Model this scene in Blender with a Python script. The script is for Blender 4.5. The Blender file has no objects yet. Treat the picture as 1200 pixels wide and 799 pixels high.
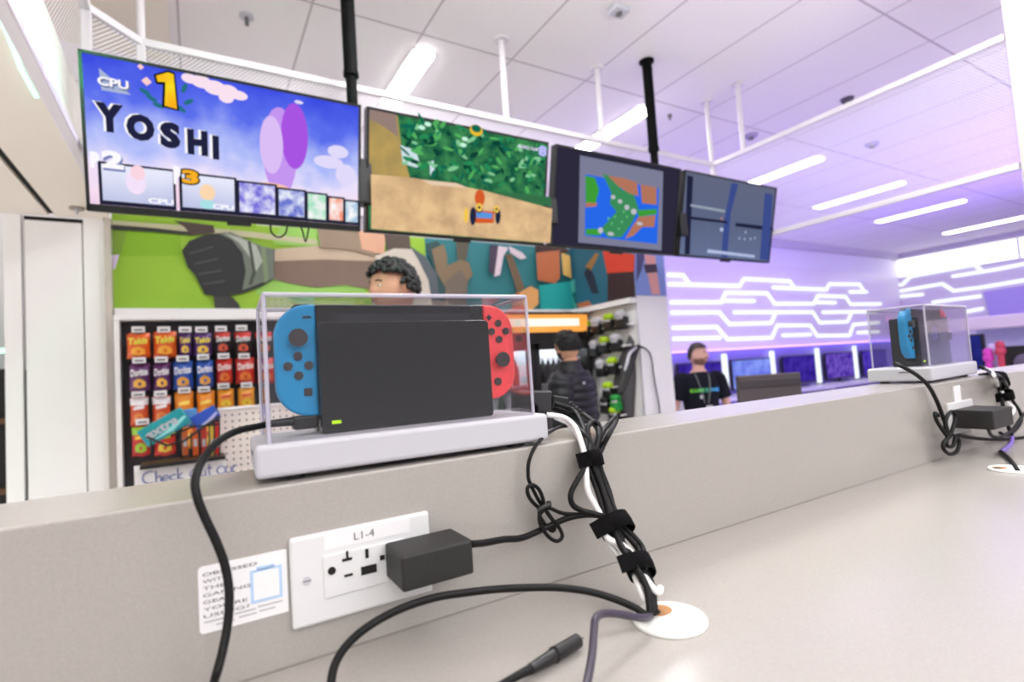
import bpy, bmesh, math, random
from mathutils import Vector, Matrix, Euler, noise
random.seed(7)
SC = bpy.context.scene
COL = SC.collection

# ------------------------------------------------------------------ camera
CZ = 1.42                                   # eye height; camera stands at (0, 0, CZ)
FPX, YAW, PITCH, ROLL = 619.98, .53820039, .05435647, .06501635
cy, sy, cp, sp, cr, sr = math.cos(YAW), math.sin(YAW), math.cos(PITCH), math.sin(PITCH), math.cos(ROLL), math.sin(ROLL)
_f = Vector((sy*cp, cy*cp, sp)); _r = Vector((cy, -sy, 0)); _d = _f.cross(_r)
CR, CD, CF = cr*_r + sr*_d, -sr*_r + cr*_d, _f
cam = bpy.data.cameras.new('camera'); camo = bpy.data.objects.new('camera', cam); COL.objects.link(camo)
camo.matrix_world = Matrix(((CR.x, -CD.x, -CF.x, 0), (CR.y, -CD.y, -CF.y, 0), (CR.z, -CD.z, -CF.z, CZ), (0, 0, 0, 1)))
cam.sensor_fit = 'HORIZONTAL'; cam.sensor_width = 36; cam.lens = FPX/1200*36
cam.clip_start = .02; cam.clip_end = 100
cam.dof.use_dof = True; cam.dof.focus_distance = .66; cam.dof.aperture_fstop = 4.5
SC.camera = camo
# ------------------------------------------------------------------ world, exposure
SC.view_settings.view_transform = 'Standard'; SC.view_settings.look = 'None'
SC.view_settings.gamma = 1; SC.view_settings.use_curve_mapping = False
EXPO = 0.0
SC.view_settings.exposure = EXPO
w = bpy.data.worlds.new('world'); SC.world = w; w.use_nodes = True
_n = w.node_tree.nodes; _l = w.node_tree.links
_tc = _n.new('ShaderNodeTexCoord'); _sx = _n.new('ShaderNodeSeparateXYZ'); _mr = _n.new('ShaderNodeMapRange'); _rp = _n.new('ShaderNodeValToRGB')
_l.new(_tc.outputs['Generated'], _sx.inputs[0]); _mr.inputs['From Min'].default_value = -1; _l.new(_sx.outputs['Z'], _mr.inputs['Value'])
_l.new(_mr.outputs['Result'], _rp.inputs['Fac']); _l.new(_rp.outputs['Color'], _n['Background'].inputs[0])
# world fill, shaped to brighten ceiling and fronts; dark eye-level band keeps reflections dim
_e = _rp.color_ramp.elements; _e[0].position = .30; _e[0].color = (1.15, 1.15, 1.15, 1); _e[1].position = .72; _e[1].color = (1, 1, 1, 1)
for _p, _c in ((.42, .16), (.57, .10), (.64, .5)): _q = _e.new(_p); _q.color = (_c, _c*.99, _c*.98, 1)
w.node_tree.nodes['Background'].inputs[1].default_value = 3.7
LAMP, LAMP_NEAR, LAMP_FAR, LAMP_FILL = 46.0, 27.0, 9.0, 74.0     # strength of the ceiling lamp diffusers
PURPLE = (.30, .18, 1.0)

def spot(name, loc, target, watts, color, size=70, rad=.5):
    L = bpy.data.lights.new(name, 'SPOT'); L.energy = watts; L.color = color; L.spot_size = math.radians(size)
    L.spot_blend = .8; L.shadow_soft_size = rad
    o = bpy.data.objects.new(name, L); COL.objects.link(o); o.location = loc
    o.rotation_euler = (Vector(target)-Vector(loc)).to_track_quat('-Z', 'Y').to_euler()
    return o
# unseen purple spots added to tint the far walls and ceiling, two aiming up
spot('purple_fill_spot', (7.0, -1.2, CZ+2.05), (10.0, 6.2, CZ+1.0), 700, PURPLE, 85)
spot('purple_fill_spot', (11.0, -0.5, CZ+2.05), (14.9, 4.0, CZ+1.0), 600, PURPLE, 85)
spot('purple_fill_spot', (9.0, 1.0, .9), (8.0, 3.2, CZ+2.2), 620, PURPLE, 130)
spot('purple_fill_spot', (5.2, 4.6, .6), (4.6, 3.0, CZ+2.2), 150, PURPLE, 110)

# ------------------------------------------------------------------ pixel -> place helpers (image 1200 x 799)
def ray(px, py): return CR*((px-600)/FPX) + CD*((py-399.5)/FPX) + CF
def PY(px, py, Y): v = ray(px, py); v = v*(Y/v.y); return Vector((v.x, v.y, v.z+CZ))
def PX(px, py, X): v = ray(px, py); v = v*(X/v.x); return Vector((v.x, v.y, v.z+CZ))
def PZ(px, py, Z): v = ray(px, py); v = v*((Z-CZ)/v.z); return Vector((v.x, v.y, v.z+CZ))
def PD(px, py, D): v = ray(px, py)*D; return Vector((v.x, v.y, v.z+CZ))

def C(r, g, b):
    def f(c):
        c /= 255
        return c/12.92 if c <= .04045 else ((c+.055)/1.055)**2.4
    return (f(r), f(g), f(b), 1)

# ------------------------------------------------------------------ materials
MATS = {}
def mat(name, col, rough=.5, metal=0, spec=.5, var=.06, scale=30, bump=0, coat=0):
    if name in MATS: return MATS[name]
    m = bpy.data.materials.new(name); m.use_nodes = True; nt = m.node_tree; n = nt.nodes; b = n['Principled BSDF']
    b.inputs['Roughness'].default_value = rough; b.inputs['Metallic'].default_value = metal
    b.inputs['Specular IOR Level'].default_value = spec; b.inputs['Coat Weight'].default_value = coat
    tc = n.new('ShaderNodeTexCoord'); nz = n.new('ShaderNodeTexNoise'); nz.inputs['Scale'].default_value = scale; nz.inputs['Detail'].default_value = 3
    nt.links.new(tc.outputs['Object'], nz.inputs['Vector'])
    mx = n.new('ShaderNodeMix'); mx.data_type = 'RGBA'
    mx.inputs['A'].default_value = tuple(c*(1-var) for c in col[:3])+(1,); mx.inputs['B'].default_value = tuple(min(1, c*(1+var)) for c in col[:3])+(1,)
    nt.links.new(nz.outputs['Fac'], mx.inputs['Factor']); nt.links.new(mx.outputs['Result'], b.inputs['Base Color'])
    if bump:
        bp = n.new('ShaderNodeBump'); bp.inputs['Strength'].default_value = bump; bp.inputs['Distance'].default_value = .002
        nt.links.new(nz.outputs['Fac'], bp.inputs['Height']); nt.links.new(bp.outputs['Normal'], b.inputs['Normal'])
    MATS[name] = m
    return m
def emit(name, col, strength=1.0, var=0, scale=20, col2=None):
    if name in MATS: return MATS[name]
    m = bpy.data.materials.new(name); m.use_nodes = True; nt = m.node_tree; n = nt.nodes
    n.remove(n['Principled BSDF']); e = n.new('ShaderNodeEmission'); e.inputs['Strength'].default_value = strength
    e.inputs['Color'].default_value = col
    if var or col2:
        tc = n.new('ShaderNodeTexCoord'); nz = n.new('ShaderNodeTexNoise'); nz.inputs['Scale'].default_value = scale; nz.inputs['Detail'].default_value = 4
        nt.links.new(tc.outputs['Object'], nz.inputs['Vector'])
        mx = n.new('ShaderNodeMix'); mx.data_type = 'RGBA'
        c2 = col2 or tuple(min(1, c*(1+var)) for c in col[:3])+(1,)
        mx.inputs['A'].default_value = col if col2 else tuple(c*(1-var) for c in col[:3])+(1,); mx.inputs['B'].default_value = c2
        rp = n.new('ShaderNodeMapRange'); rp.inputs['From Min'].default_value = .35; rp.inputs['From Max'].default_value = .65
        nt.links.new(nz.outputs['Fac'], rp.inputs['Value']); nt.links.new(rp.outputs['Result'], mx.inputs['Factor'])
        nt.links.new(mx.outputs['Result'], e.inputs['Color'])
    nt.links.new(e.outputs[0], n['Material Output'].inputs['Surface'])
    MATS[name] = m
    return m
def clearmat(name, tint, refl, opaque, ocol=(.9, .88, .95, 1)):
    """clear acrylic: see-through with a fresnel gloss; 'opaque' mixes in a milky edge"""
    if name in MATS: return MATS[name]
    m = bpy.data.materials.new(name); m.use_nodes = True; nt = m.node_tree; n = nt.nodes; n.remove(n['Principled BSDF'])
    t = n.new('ShaderNodeBsdfTransparent'); t.inputs['Color'].default_value = tint
    g = n.new('ShaderNodeBsdfGlossy'); g.inputs['Roughness'].default_value = .03
    d = n.new('ShaderNodeBsdfDiffuse'); d.inputs['Color'].default_value = ocol
    fr = n.new('ShaderNodeFresnel'); fr.inputs['IOR'].default_value = 1.49
    mul = n.new('ShaderNodeMath'); mul.operation = 'MULTIPLY'; mul.inputs[1].default_value = refl
    a = n.new('ShaderNodeMixShader'); b = n.new('ShaderNodeMixShader'); b.inputs[0].default_value = opaque
    nt.links.new(fr.outputs[0], mul.inputs[0]); nt.links.new(mul.outputs[0], a.inputs[0])
    nt.links.new(t.outputs[0], a.inputs[1]); nt.links.new(g.outputs[0], a.inputs[2])
    nt.links.new(a.outputs[0], b.inputs[1]); nt.links.new(d.outputs[0], b.inputs[2])
    nt.links.new(b.outputs[0], n['Material Output'].inputs['Surface'])
    MATS[name] = m
    return m

M_quartz = mat('quartz', C(168, 162, 157), .2, spec=.5, var=.13, scale=650)
M_white = mat('white_plastic', C(194, 192, 200), .35, var=.01)
M_paint = mat('white_paint', C(238, 235, 238), .6, var=.015, scale=5)
M_panel = mat('white_panel', C(245, 243, 243), .35, var=.01, scale=3)
M_beige = mat('beige_paint', C(232, 223, 212), .7, var=.015, scale=4)
M_floor = mat('floor_vinyl', C(205, 198, 194), .35, var=.06, scale=3)
M_black = mat('black_plastic', C(17, 16, 17), .4, var=.05)
M_rubber = mat('black_rubber', C(12, 11, 12), .5, var=.06, scale=80, spec=.25)
M_gloss = mat('black_gloss', C(14, 14, 16), .12, var=.03)
M_velcro = mat('black_velcro', C(16, 15, 17), .95, spec=.1, var=.4, scale=900, bump=.6)
M_adapt = mat('adapter_black', C(34, 32, 32), .55, var=.05, scale=600, bump=.1)
M_dock = mat('dock_black', C(24, 24, 26), .16, var=.04, scale=900, spec=.6)
M_screen = mat('screen_glass', C(34, 34, 38), .14, var=.02, spec=.6)
M_neonblue = mat('blue_shell', C(0, 140, 196), .42, var=.02)
M_neonred = mat('red_shell', C(255, 75, 80), .42, var=.02)
M_button = mat('button_dark', C(52, 45, 48), .5, var=.05)
M_metal = mat('steel', C(170, 168, 170), .3, metal=.9, var=.03)
M_cablewhite = mat('white_cable', C(240, 238, 238), .35, var=.02)
M_cablepurple = mat('violet_cable', C(120, 95, 190), .35, var=.02)
M_pole = mat('black_pole', C(7, 6, 7), .7, var=.05, spec=.1)
M_rail = mat('white_rail', C(224, 218, 224), .4, var=.02)
M_brown = mat('raw_board', C(176, 128, 84), .8, var=.2, scale=200)
M_clear = clearmat('clear_acrylic', (.99, .985, .995, 1), .45, .006)
M_edge = clearmat('acrylic_edge', (.93, .92, 1, 1), 1.5, .45, (.86, .82, .96, 1))
M_hole = mat('dark_recess', C(18, 14, 12), .8)
M_sticker = mat('sticker_ink', C(96, 90, 94), .7)
M_ink = mat('dark_ink', C(40, 38, 42), .7)
M_greyink = mat('grey_ink', C(110, 105, 108), .7)
M_paper = mat('paper_white', C(236, 233, 235), .6, var=.02)
M_bluepaper = mat('pale_blue_print', C(178, 205, 238), .6)
M_lampw = emit('lamp_white', (.985, .985, 1, 1), LAMP); M_lampn = emit('lamp_near', (.985, .985, 1, 1), LAMP_NEAR); M_lampf = emit('lamp_far', (1, .985, 1, 1), LAMP_FAR); M_lampm = emit('lamp_fill', (.985, .985, 1, 1), LAMP_FILL)
M_led = emit('led_white', (.88, .95, 1, 1), 1.25)
M_ledgreen = emit('led_green', (.45, 1, .78, 1), 2.2)

# ------------------------------------------------------------------ mesh builder
class B:
    def __init__(s): s.v = []; s.f = []; s.m = []; s.sm = []; s.mats = []
    def mi(s, m):
        if m not in s.mats: s.mats.append(m)
        return s.mats.index(m)
    def add(s, vs, fs, m, smooth=False):
        o = len(s.v); s.v += [Vector(p) for p in vs]; i = s.mi(m)
        for f in fs: s.f.append([a+o for a in f]); s.m.append(i); s.sm.append(smooth)
        return s
    def bm(s, bm_, m, M=None, smooth=False):
        bm_.verts.index_update()
        vs = [(M @ v.co if M else v.co.copy()) for v in bm_.verts]; fs = [[v.index for v in f.verts] for f in bm_.faces]
        bm_.free(); return s.add(vs, fs, m, smooth)
    def box(s, c, d, m, bev=0, rot=None, seg=2):
        b = bmesh.new(); bmesh.ops.create_cube(b, size=1); bmesh.ops.scale(b, vec=d, verts=b.verts)
        if bev: bmesh.ops.bevel(b, geom=list(b.edges), offset=bev, segments=seg, affect='EDGES', profile=.5)
        return s.bm(b, m, Matrix.Translation(c) @ (rot.to_4x4() if rot else Matrix.Identity(4)), smooth=False)
    def bb(s, a, b, m, bev=0):   # box from two corners
        a, b = Vector(a), Vector(b)
        return s.box((a+b)/2, tuple(abs(q) for q in (b-a)), m, bev)
    def beam(s, p, q, wx, wy, m, bev=0):
        p, q = Vector(p), Vector(q); d = q-p
        r = d.to_track_quat('Z', 'Y').to_matrix()
        return s.box((p+q)/2, (wx, wy, d.length), m, bev, r)
    def cyl(s, p, q, r0, m, r1=None, seg=20, cap=True):
        p, q = Vector(p), Vector(q); r1 = r0 if r1 is None else r1
        R = (q-p).to_track_quat('Z', 'Y').to_matrix()
        vs = []; 
        for c, r in ((p, r0), (q, r1)):
            vs += [c + R @ Vector((r*math.cos(2*math.pi*i/seg), r*math.sin(2*math.pi*i/seg), 0)) for i in range(seg)]
        s.add(vs, [[i, (i+1) % seg, seg+(i+1) % seg, seg+i] for i in range(seg)], m, True)
        if cap:
            s.add(vs[:seg], [list(range(seg))[::-1]], m); s.add(vs[seg:], [list(range(seg))], m)
        return s
    def ball(s, c, r, m, rot=None, u=18, v=12):
        r = (r, r, r) if isinstance(r, (int, float)) else r
        b = bmesh.new(); bmesh.ops.create_uvsphere(b, u_segments=u, v_segments=v, radius=1)
        return s.bm(b, m, Matrix.Translation(c) @ (rot.to_4x4() if rot else Matrix.Identity(4)) @ Matrix.Diagonal((*r, 1)), True)
    def tube(s, pts, r, m, seg=10, sub=6, smooth=True, closed=False, flat=1.0):
        pts = [Vector(p) for p in pts]
        rs = r if isinstance(r, (list, tuple)) else [r]*len(pts)
        if smooth and len(pts) > 2:
            P = []; RR = []
            n = len(pts)
            for i in range(n-1):
                p0, p1, p2, p3 = pts[max(i-1, 0)], pts[i], pts[i+1], pts[min(i+2, n-1)]
                for k in range(sub):
                    t = k/sub
                    P.append(.5*((2*p1)+(p2-p0)*t+(2*p0-5*p1+4*p2-p3)*t*t+(3*p1-p0-3*p2+p3)*t**3)); RR.append(rs[i]*(1-t)+rs[i+1]*t)
            P.append(pts[-1]); RR.append(rs[-1])
        else: P, RR = pts, list(rs)
        T = [(P[min(i+1, len(P)-1)]-P[max(i-1, 0)]).normalized() for i in range(len(P))]
        nrm = T[0].orthogonal().normalized(); vs = []
        for i, (p, t) in enumerate(zip(P, T)):
            nrm = (nrm - t*nrm.dot(t)); nrm = nrm.normalized() if nrm.length > 1e-9 else t.orthogonal().normalized()
            bn = t.cross(nrm)
            vs += [p + RR[i]*(nrm*math.cos(2*math.pi*k/seg)*flat + bn*math.sin(2*math.pi*k/seg)) for k in range(seg)]
        fs = [[i*seg+k, i*seg+(k+1) % seg, (i+1)*seg+(k+1) % seg, (i+1)*seg+k] for i in range(len(P)-1) for k in range(seg)]
        fs += [list(range(seg))[::-1], list(range((len(P)-1)*seg, len(P)*seg))]
        return s.add(vs, fs, m, True)
    def loft(s, rings, m, cap=True, smooth=True):
        n = len(rings[0]); vs = [p for r in rings for p in r]
        fs = [[i*n+k, i*n+(k+1) % n, (i+1)*n+(k+1) % n, (i+1)*n+k] for i in range(len(rings)-1) for k in range(n)]
        if cap: fs += [list(range(n))[::-1], list(range((len(rings)-1)*n, len(rings)*n))]
        return s.add(vs, fs, m, smooth)
    def prism(s, poly, frame, t, m, bev=0):
        """poly: 2D points; frame: 4x4 mapping (x, y, 0) to place; t: thickness along local +z"""
        n = len(poly)
        vs = [frame @ Vector((x, y, 0)) for x, y in poly] + [frame @ Vector((x, y, t)) for x, y in poly]
        fs = [list(range(n))[::-1], list(range(n, 2*n))] + [[i, (i+1) % n, n+(i+1) % n, n+i] for i in range(n)]
        return s.add(vs, fs, m)
    def face(s, pts, m): return s.add(pts, [list(range(len(pts)))], m)
    def build(s, name, parent=None, local=False, **kw):
        me = bpy.data.meshes.new(name)
        off = Vector((0, 0, 0))
        if parent is not None and not local:
            q = parent
            while q is not None: off += q.location; q = q.parent
        me.from_pydata([tuple(p-off) for p in s.v], [], s.f)
        for m in s.mats: me.materials.append(m)
        for p, i, k in zip(me.polygons, s.m, s.sm): p.material_index = i; p.use_smooth = k
        me.update()
        b = bmesh.new(); b.from_mesh(me); bmesh.ops.recalc_face_normals(b, faces=b.faces); b.to_mesh(me); b.free()
        o = bpy.data.objects.new(name, me); COL.objects.link(o)
        if parent is not None: o.parent = parent
        return o

def tag(o, label=None, cat=None, group=None, kind=None):
    if label: o['label'] = label
    if cat: o['category'] = cat
    if group: o['group'] = group
    if kind: o['kind'] = kind
    return o
def thing(name, label, cat, loc=(0, 0, 0), rz=0, group=None):
    o = bpy.data.objects.new(name, None); o.empty_display_size = .05; COL.objects.link(o); o.location = loc; o.rotation_euler = (0, 0, rz)
    return tag(o, label, cat, group)
def struct(b, name):
    return tag(b.build(name), kind='structure')
def copy_tree(o, parent=None):
    c = o.copy(); COL.objects.link(c); c.parent = parent
    for ch in list(o.children): copy_tree(ch, c)
    return c

_tc = {}
def text2d(t, bold=0.0, shear=0.0):
    k = (t, bold, shear)
    if k in _tc: return _tc[k]
    cu = bpy.data.curves.new('t', 'FONT'); cu.body = t; cu.size = 1; cu.offset = bold; cu.shear = shear; cu.resolution_u = 3
    o = bpy.data.objects.new('t', cu); COL.objects.link(o)
    bpy.context.view_layer.update()
    me = bpy.data.meshes.new_from_object(o.evaluated_get(bpy.context.evaluated_depsgraph_get()))
    vs = [(v.co.x, v.co.y) for v in me.vertices]; fs = [list(p.vertices) for p in me.polygons]
    bpy.data.objects.remove(o); bpy.data.curves.remove(cu); bpy.data.meshes.remove(me)
    x0, x1 = min(v[0] for v in vs), max(v[0] for v in vs); y0, y1 = min(v[1] for v in vs), max(v[1] for v in vs)
    vs = [((x-x0)/(x1-x0), (y-y0)/(y1-y0)) for x, y in vs]
    _tc[k] = (vs, fs); return _tc[k]
def lettering(b, t, o, u, v, m, bold=0.0, shear=0.0):
    """letters filling the parallelogram origin o, width vector u, height vector v"""
    vs, fs = text2d(t, bold, shear); o, u, v = Vector(o), Vector(u), Vector(v)
    b.add([o+u*x+v*y for x, y in vs], fs, m)

# ================================================================== ROOM
H = CZ+2.2
WY, WB = .455, .568; ZL = CZ-.0783; ZC = CZ-.2162
def ceiling_material():
    m = bpy.data.materials.new('ceiling_tiles'); m.use_nodes = True; nt = m.node_tree; n = nt.nodes; b = n['Principled BSDF']
    b.inputs['Roughness'].default_value = .85
    tc = n.new('ShaderNodeTexCoord'); sep = n.new('ShaderNodeSeparateXYZ'); nt.links.new(tc.outputs['Object'], sep.inputs[0])
    def line(axis, off, pitch, wid):
        a = n.new('ShaderNodeMath'); a.operation = 'SUBTRACT'; a.inputs[1].default_value = off; nt.links.new(sep.outputs[axis], a.inputs[0])
        k = n.new('ShaderNodeMath'); k.operation = 'PINGPONG'; k.inputs[1].default_value = pitch/2; nt.links.new(a.outputs[0], k.inputs[0])
        c = n.new('ShaderNodeMath'); c.operation = 'LESS_THAN'; c.inputs[1].default_value = wid/2; nt.links.new(k.outputs[0], c.inputs[0])
        return c
    lx = line('X', .6333, .6733, .013); ly = line('Y', 1.587, 1.483, .015)
    mx = n.new('ShaderNodeMath'); mx.operation = 'MAXIMUM'; nt.links.new(lx.outputs[0], mx.inputs[0]); nt.links.new(ly.outputs[0], mx.inputs[1])
    nz = n.new('ShaderNodeTexNoise'); nz.inputs['Scale'].default_value = 90; nt.links.new(tc.outputs['Object'], nz.inputs['Vector'])
    m1 = n.new('ShaderNodeMix'); m1.data_type = 'RGBA'; m1.inputs['A'].default_value = C(232, 226, 228); m1.inputs['B'].default_value = C(242, 237, 238)
    nt.links.new(nz.outputs['Fac'], m1.inputs['Factor'])
    m2 = n.new('ShaderNodeMix'); m2.data_type = 'RGBA'; m2.inputs['B'].default_value = C(188, 178, 184)
    nt.links.new(mx.outputs[0], m2.inputs['Factor']); nt.links.new(m1.outputs['Result'], m2.inputs['A']); nt.links.new(m2.outputs['Result'], b.inputs['Base Color'])
    return m
_b = B(); _cm = ceiling_material(); _b.bb((-4, -1.6, H), (5, 7, H+.06), _cm); _b.bb((5, -6, H), (16, 7, H+.06), _cm); struct(_b, 'ceiling')
_b = B(); _b.bb((-4, -2.2, -.05), (5, 7, 0), M_floor); _b.bb((5, -6, -.05), (16, 7, 0), M_floor); struct(_b, 'floor')
struct(B().bb((4.6, -6.1, 0), (15.1, -6, H), M_paint), 'wall_light_block')  # unseen wall added to keep world light off the right side
# dropped plaster field at the left and the low soffit
struct(B().bb((-3.9, -1, H-.03), (-.09, 4, H-.001), M_beige), 'ceiling_left')
ZS = CZ+1.068
b = B(); b.bb((-.685, -1, ZS), (-.435, 3.95, ZS+.35), M_beige); b.bb((-2.6, -1, ZS), (-.718, 3.95, ZS+.35), M_beige); b.bb((-.72, -1, ZS+.015), (-.68, 3.95, ZS+.34), M_hole)
struct(b, 'trim_1')
# back wall (mural wall) and the little return block to its right
b = B(); b.bb((-.43, 4.0, 0), (3.1, 4.12, CZ+1.14), M_paint); struct(b, 'wall_back')
b = B(); b.bb((3.1, 3.163, 0), (3.449, 4.12, CZ+1.12), M_paint); struct(b, 'wall_display')
# white header ledge running along the mural's lower edge
b = B(); zl0, zl1 = CZ+.478, CZ+.525
b.bb((-.42, 3.93, zl0), (3.1, 4.0, zl1), M_panel); b.face([(3.02, 3.163, zl0), (3.1, 3.163, zl0), (3.1, 4, zl0), (3.02, 3.93, zl0)], M_panel)
b.bb((3.03, 3.17, zl0), (3.1, 4.0, zl1), M_panel)
struct(b, 'trim_2')
# left wall of white panels
b = B()
b.bb((-.828, 3.955, 0), (-.570, 3.99, ZS-.03), M_panel, .003)
b.bb((-.915, 3.945, 0), (-.840, 3.99, ZS), M_panel, .003)
b.bb((-.563, 3.945, 0), (-.462, 3.99, ZS), M_panel, .003)
b.bb((-.835, 3.985, 0), (-.56, 4.02, ZS), M_hole)
b.bb((-.46, 3.90, 0), (-.425, 4.0, ZS), mat('brushed_trim', C(205, 196, 190), .2, metal=.6))
struct(b, 'wall_left')
struct(B().bb((-4, 4.6, 0), (-.45, 4.7, H), M_paint), 'wall_far_left')

# far walls with the light pattern
YW, XW = 6.25, 15.0
M_ledwall = mat('led_wall_panel', C(236, 228, 232), .35, var=.02, scale=3)
b = B(); b.bb((-1.2, YW+.012, 0), (XW+.1, YW+.1, H), M_paint); struct(b, 'wall_rear')
b = B(); b.bb((XW+.012, -6, 0), (XW+.1, YW, CZ+1.66), M_paint); b.bb((XW+.012, -6, CZ+2.1), (XW+.1, YW, H), M_paint)
struct(b, 'wall_right')
# clerestory window of the right wall, daylight behind it
b = B(); 
for y in (-2, 0, 2, 4): b.bb((XW+.02, y-.02, CZ+1.66), (XW+.06, y+.02, CZ+2.1), M_rail)
b.bb((XW+.03, -4, CZ+1.67), (XW+.04, YW, CZ+2.09), emit('daylight_pane', (.95, .97, 1, 1), 2.2))
struct(b, 'window_1')
b = B(); b.bb((XW-.25, -4, H-.12), (XW+.01, YW, H-.001), mat('grey_beam', C(206, 200, 206), .6)); b.bb((9, YW-.16, H-.1), (XW, YW, H-.001), mat('grey_beam', C(206, 200, 206), .6))
struct(b, 'trim_3')

led_rear = thing('led_light_wall', 'lavender wall panel with rows of glowing angular light lines behind the employee', 'light panel', (10.5, YW, CZ+.2))
B().bb((6.6, YW-.002, CZ+.12), (XW, YW+.01, CZ+1.72), M_ledwall).build('panel', led_rear)
def strip_path(pts, rr=.034, plane='Y', at=YW-.012, depth=.02):
    b = B(); 
    for (x0, z0), (x1, z1) in zip(pts[:-1], pts[1:]):
        L = math.hypot(x1-x0, z1-z0); ux, uz = (x1-x0)/L, (z1-z0)/L
        poly = []
        for k in range(7):
            a = math.pi/2+math.pi*k/6; poly.append((x0+rr*(math.cos(a)*ux-math.sin(a)*uz), z0+rr*(math.cos(a)*uz+math.sin(a)*ux)))
        for k in range(7):
            a = -math.pi/2+math.pi*k/6; poly.append((x1+rr*(math.cos(a)*ux-math.sin(a)*uz), z1+rr*(math.cos(a)*uz+math.sin(a)*ux)))
        if plane == 'Y': fr = Matrix(((1, 0, 0, 0), (0, 0, -1, at), (0, 1, 0, 0), (0, 0, 0, 1)))
        else: fr = Matrix(((0, 0, -1, at), (-1, 0, 0, 0), (0, 1, 0, 0), (0, 0, 0, 1)))
        b.prism(poly, fr, depth, M_led)
    return b
def pxs(l): return [(lambda p: (p.x, p.z))(PY(x, y, YW-.02)) for x, y in l]
Z2 = lambda X, Y: (780+X*280/1200, 280+Y*140/600)     # zoomed crop -> photograph
rear = [[(14, 180), (88, 182), (118, 222)], [(18, 226), (372, 236), (395, 200), (625, 212), (642, 238)], [(540, 244), (808, 254), (822, 226), (975, 228), (996, 262)],
        [(925, 266), (1010, 266)], [(28, 318), (280, 318), (302, 270), (512, 273), (548, 325), (745, 325), (765, 285), (905, 290), (930, 328), (1080, 326)],
        [(300, 310), (445, 312)], [(760, 318), (852, 320)], [(32, 370), (270, 368), (322, 428), (530, 422), (550, 380)], [(345, 368), (740, 367), (775, 420), (912, 416), (932, 380)],
        [(790, 368), (1060, 364)], [(38, 446), (258, 442), (312, 504), (535, 496), (562, 434), (728, 434), (762, 486), (925, 484), (945, 430), (1070, 420)],
        [(42, 502), (272, 496)], [(590, 484), (728, 480)], [(965, 470), (1070, 466)]]
for l in rear: strip_path(pxs([Z2(*q) for q in l])).build('light_strip', led_rear)

led_side = thing('led_light_wall', 'right hand lavender wall panel with glowing angular light lines under the bright high window', 'light panel', (XW, 4, CZ+.2))
B().bb((XW-.002, -4, CZ+.12), (XW+.01, YW-.01, CZ+1.6), M_ledwall).build('panel', led_side)
def pxx(l): return [(lambda p: (-p.y, p.z))(PX(x, y, XW-.02)) for x, y in l]
Z3 = lambda X, Y: (1000+X/6, 270+Y/6)
side = [[(300, 385), (345, 380), (400, 325), (850, 240), (905, 285)], [(700, 322), (1000, 275), (1200, 235)], [(130, 520), (205, 500), (245, 440), (625, 375), (705, 425), (900, 400), (1200, 350)],
        [(260, 470), (485, 450)], [(560, 505), (890, 462)], [(800, 570), (905, 550)]]
for l in side: strip_path(pxx([Z3(*q) for q in l]), plane='X', at=XW-.012).build('light_strip', led_side)

# ================================================================== COUNTER
ct = thing('display_counter', 'long pale quartz counter with raised ledge carrying the two console cases', 'counter', (.9, .3, 0))
B().bb((-1.6, -.9, ZC-.035), (3.2, WY+.004, ZC), M_quartz, .002).build('worktop', ct)
B().bb((-1.6, WY, 0), (3.2, WB, ZL), M_quartz, .0018).build('upstand', ct)
B().bb((-1.6, WY-.0012, ZC), (3.2, WY+.001, ZC+.0012), mat('joint_grey', C(142, 135, 131), .6)).build('joint_seam', ct)
B().bb((-1.5, -.7, 0), (3.1, WY-.02, ZC-.036), M_panel).build('cabinet_body', ct)

# ================================================================== CEILING LIGHTS AND SMALL CEILING FITTINGS
M_lampframe = mat('lamp_frame', C(244, 242, 244), .5)
def ceiling_light(x0, y0, x1, y1, wd, label, lm=None):
    t = thing('ceiling_light', label, 'ceiling light', ((x0+x1)/2, (y0+y1)/2, H), 0, 'linear ceiling lights')
    d = (Vector((x1, y1, 0))-Vector((x0, y0, 0))).normalized(); nx = Vector((-d.y, d.x, 0))*wd/2
    a, c = Vector((x0, y0, H)), Vector((x1, y1, H))
    def pill(hw, z0, z1, m):
        bb = B(); poly = []
        L = (c-a).length
        r = hw*.45
        for cx, cyy, a0 in ((L/2-r, hw-r, 0), (-L/2+r, hw-r, 90), (-L/2+r, -hw+r, 180), (L/2-r, -hw+r, 270)):
            poly += [(cx+r*math.cos(math.radians(a0+k*22.5)), cyy+r*math.sin(math.radians(a0+k*22.5))) for k in range(5)]
        mid = (a+c)/2
        fr = Matrix(((d.x, -d.y, 0, mid.x), (d.y, d.x, 0, mid.y), (0, 0, 1, z0), (0, 0, 0, 1)))
        return bb.prism(poly, fr, z1-z0, m)
    pill(wd/2+.012, H-.012, H+.002, M_lampframe).build('frame', t)
    pill(wd/2, H-.018, H-.006, lm or M_lampw).build('diffuser', t)
    return t
for a, lb in [((1.385, 3.22, 1.385, 4.0, .15), 'short bright ceiling light above the second screen, leftmost of the row'),
              ((3.42, 3.2, 3.42, 4.14, .17), 'bright ceiling light above the third screen beside the black pole'),
              ((6.19, 3.22, 6.19, 4.12, .2), 'bright ceiling light just right of the fourth screen'),
              ((8.29, 3.28, 8.29, 4.47, .19), 'bright ceiling light crossing behind the white mesh, between rail lines'),
              ((10.42, 3.33, 10.42, 4.58, .21), 'bright ceiling light below the lower canopy rail'),
              ((13.13, 3.33, 13.13, 4.59, .22), 'farthest bright ceiling light by the high window at the right edge')]:
    ceiling_light(*a, lb, M_lampf if a[0] > 5 else None)
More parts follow.
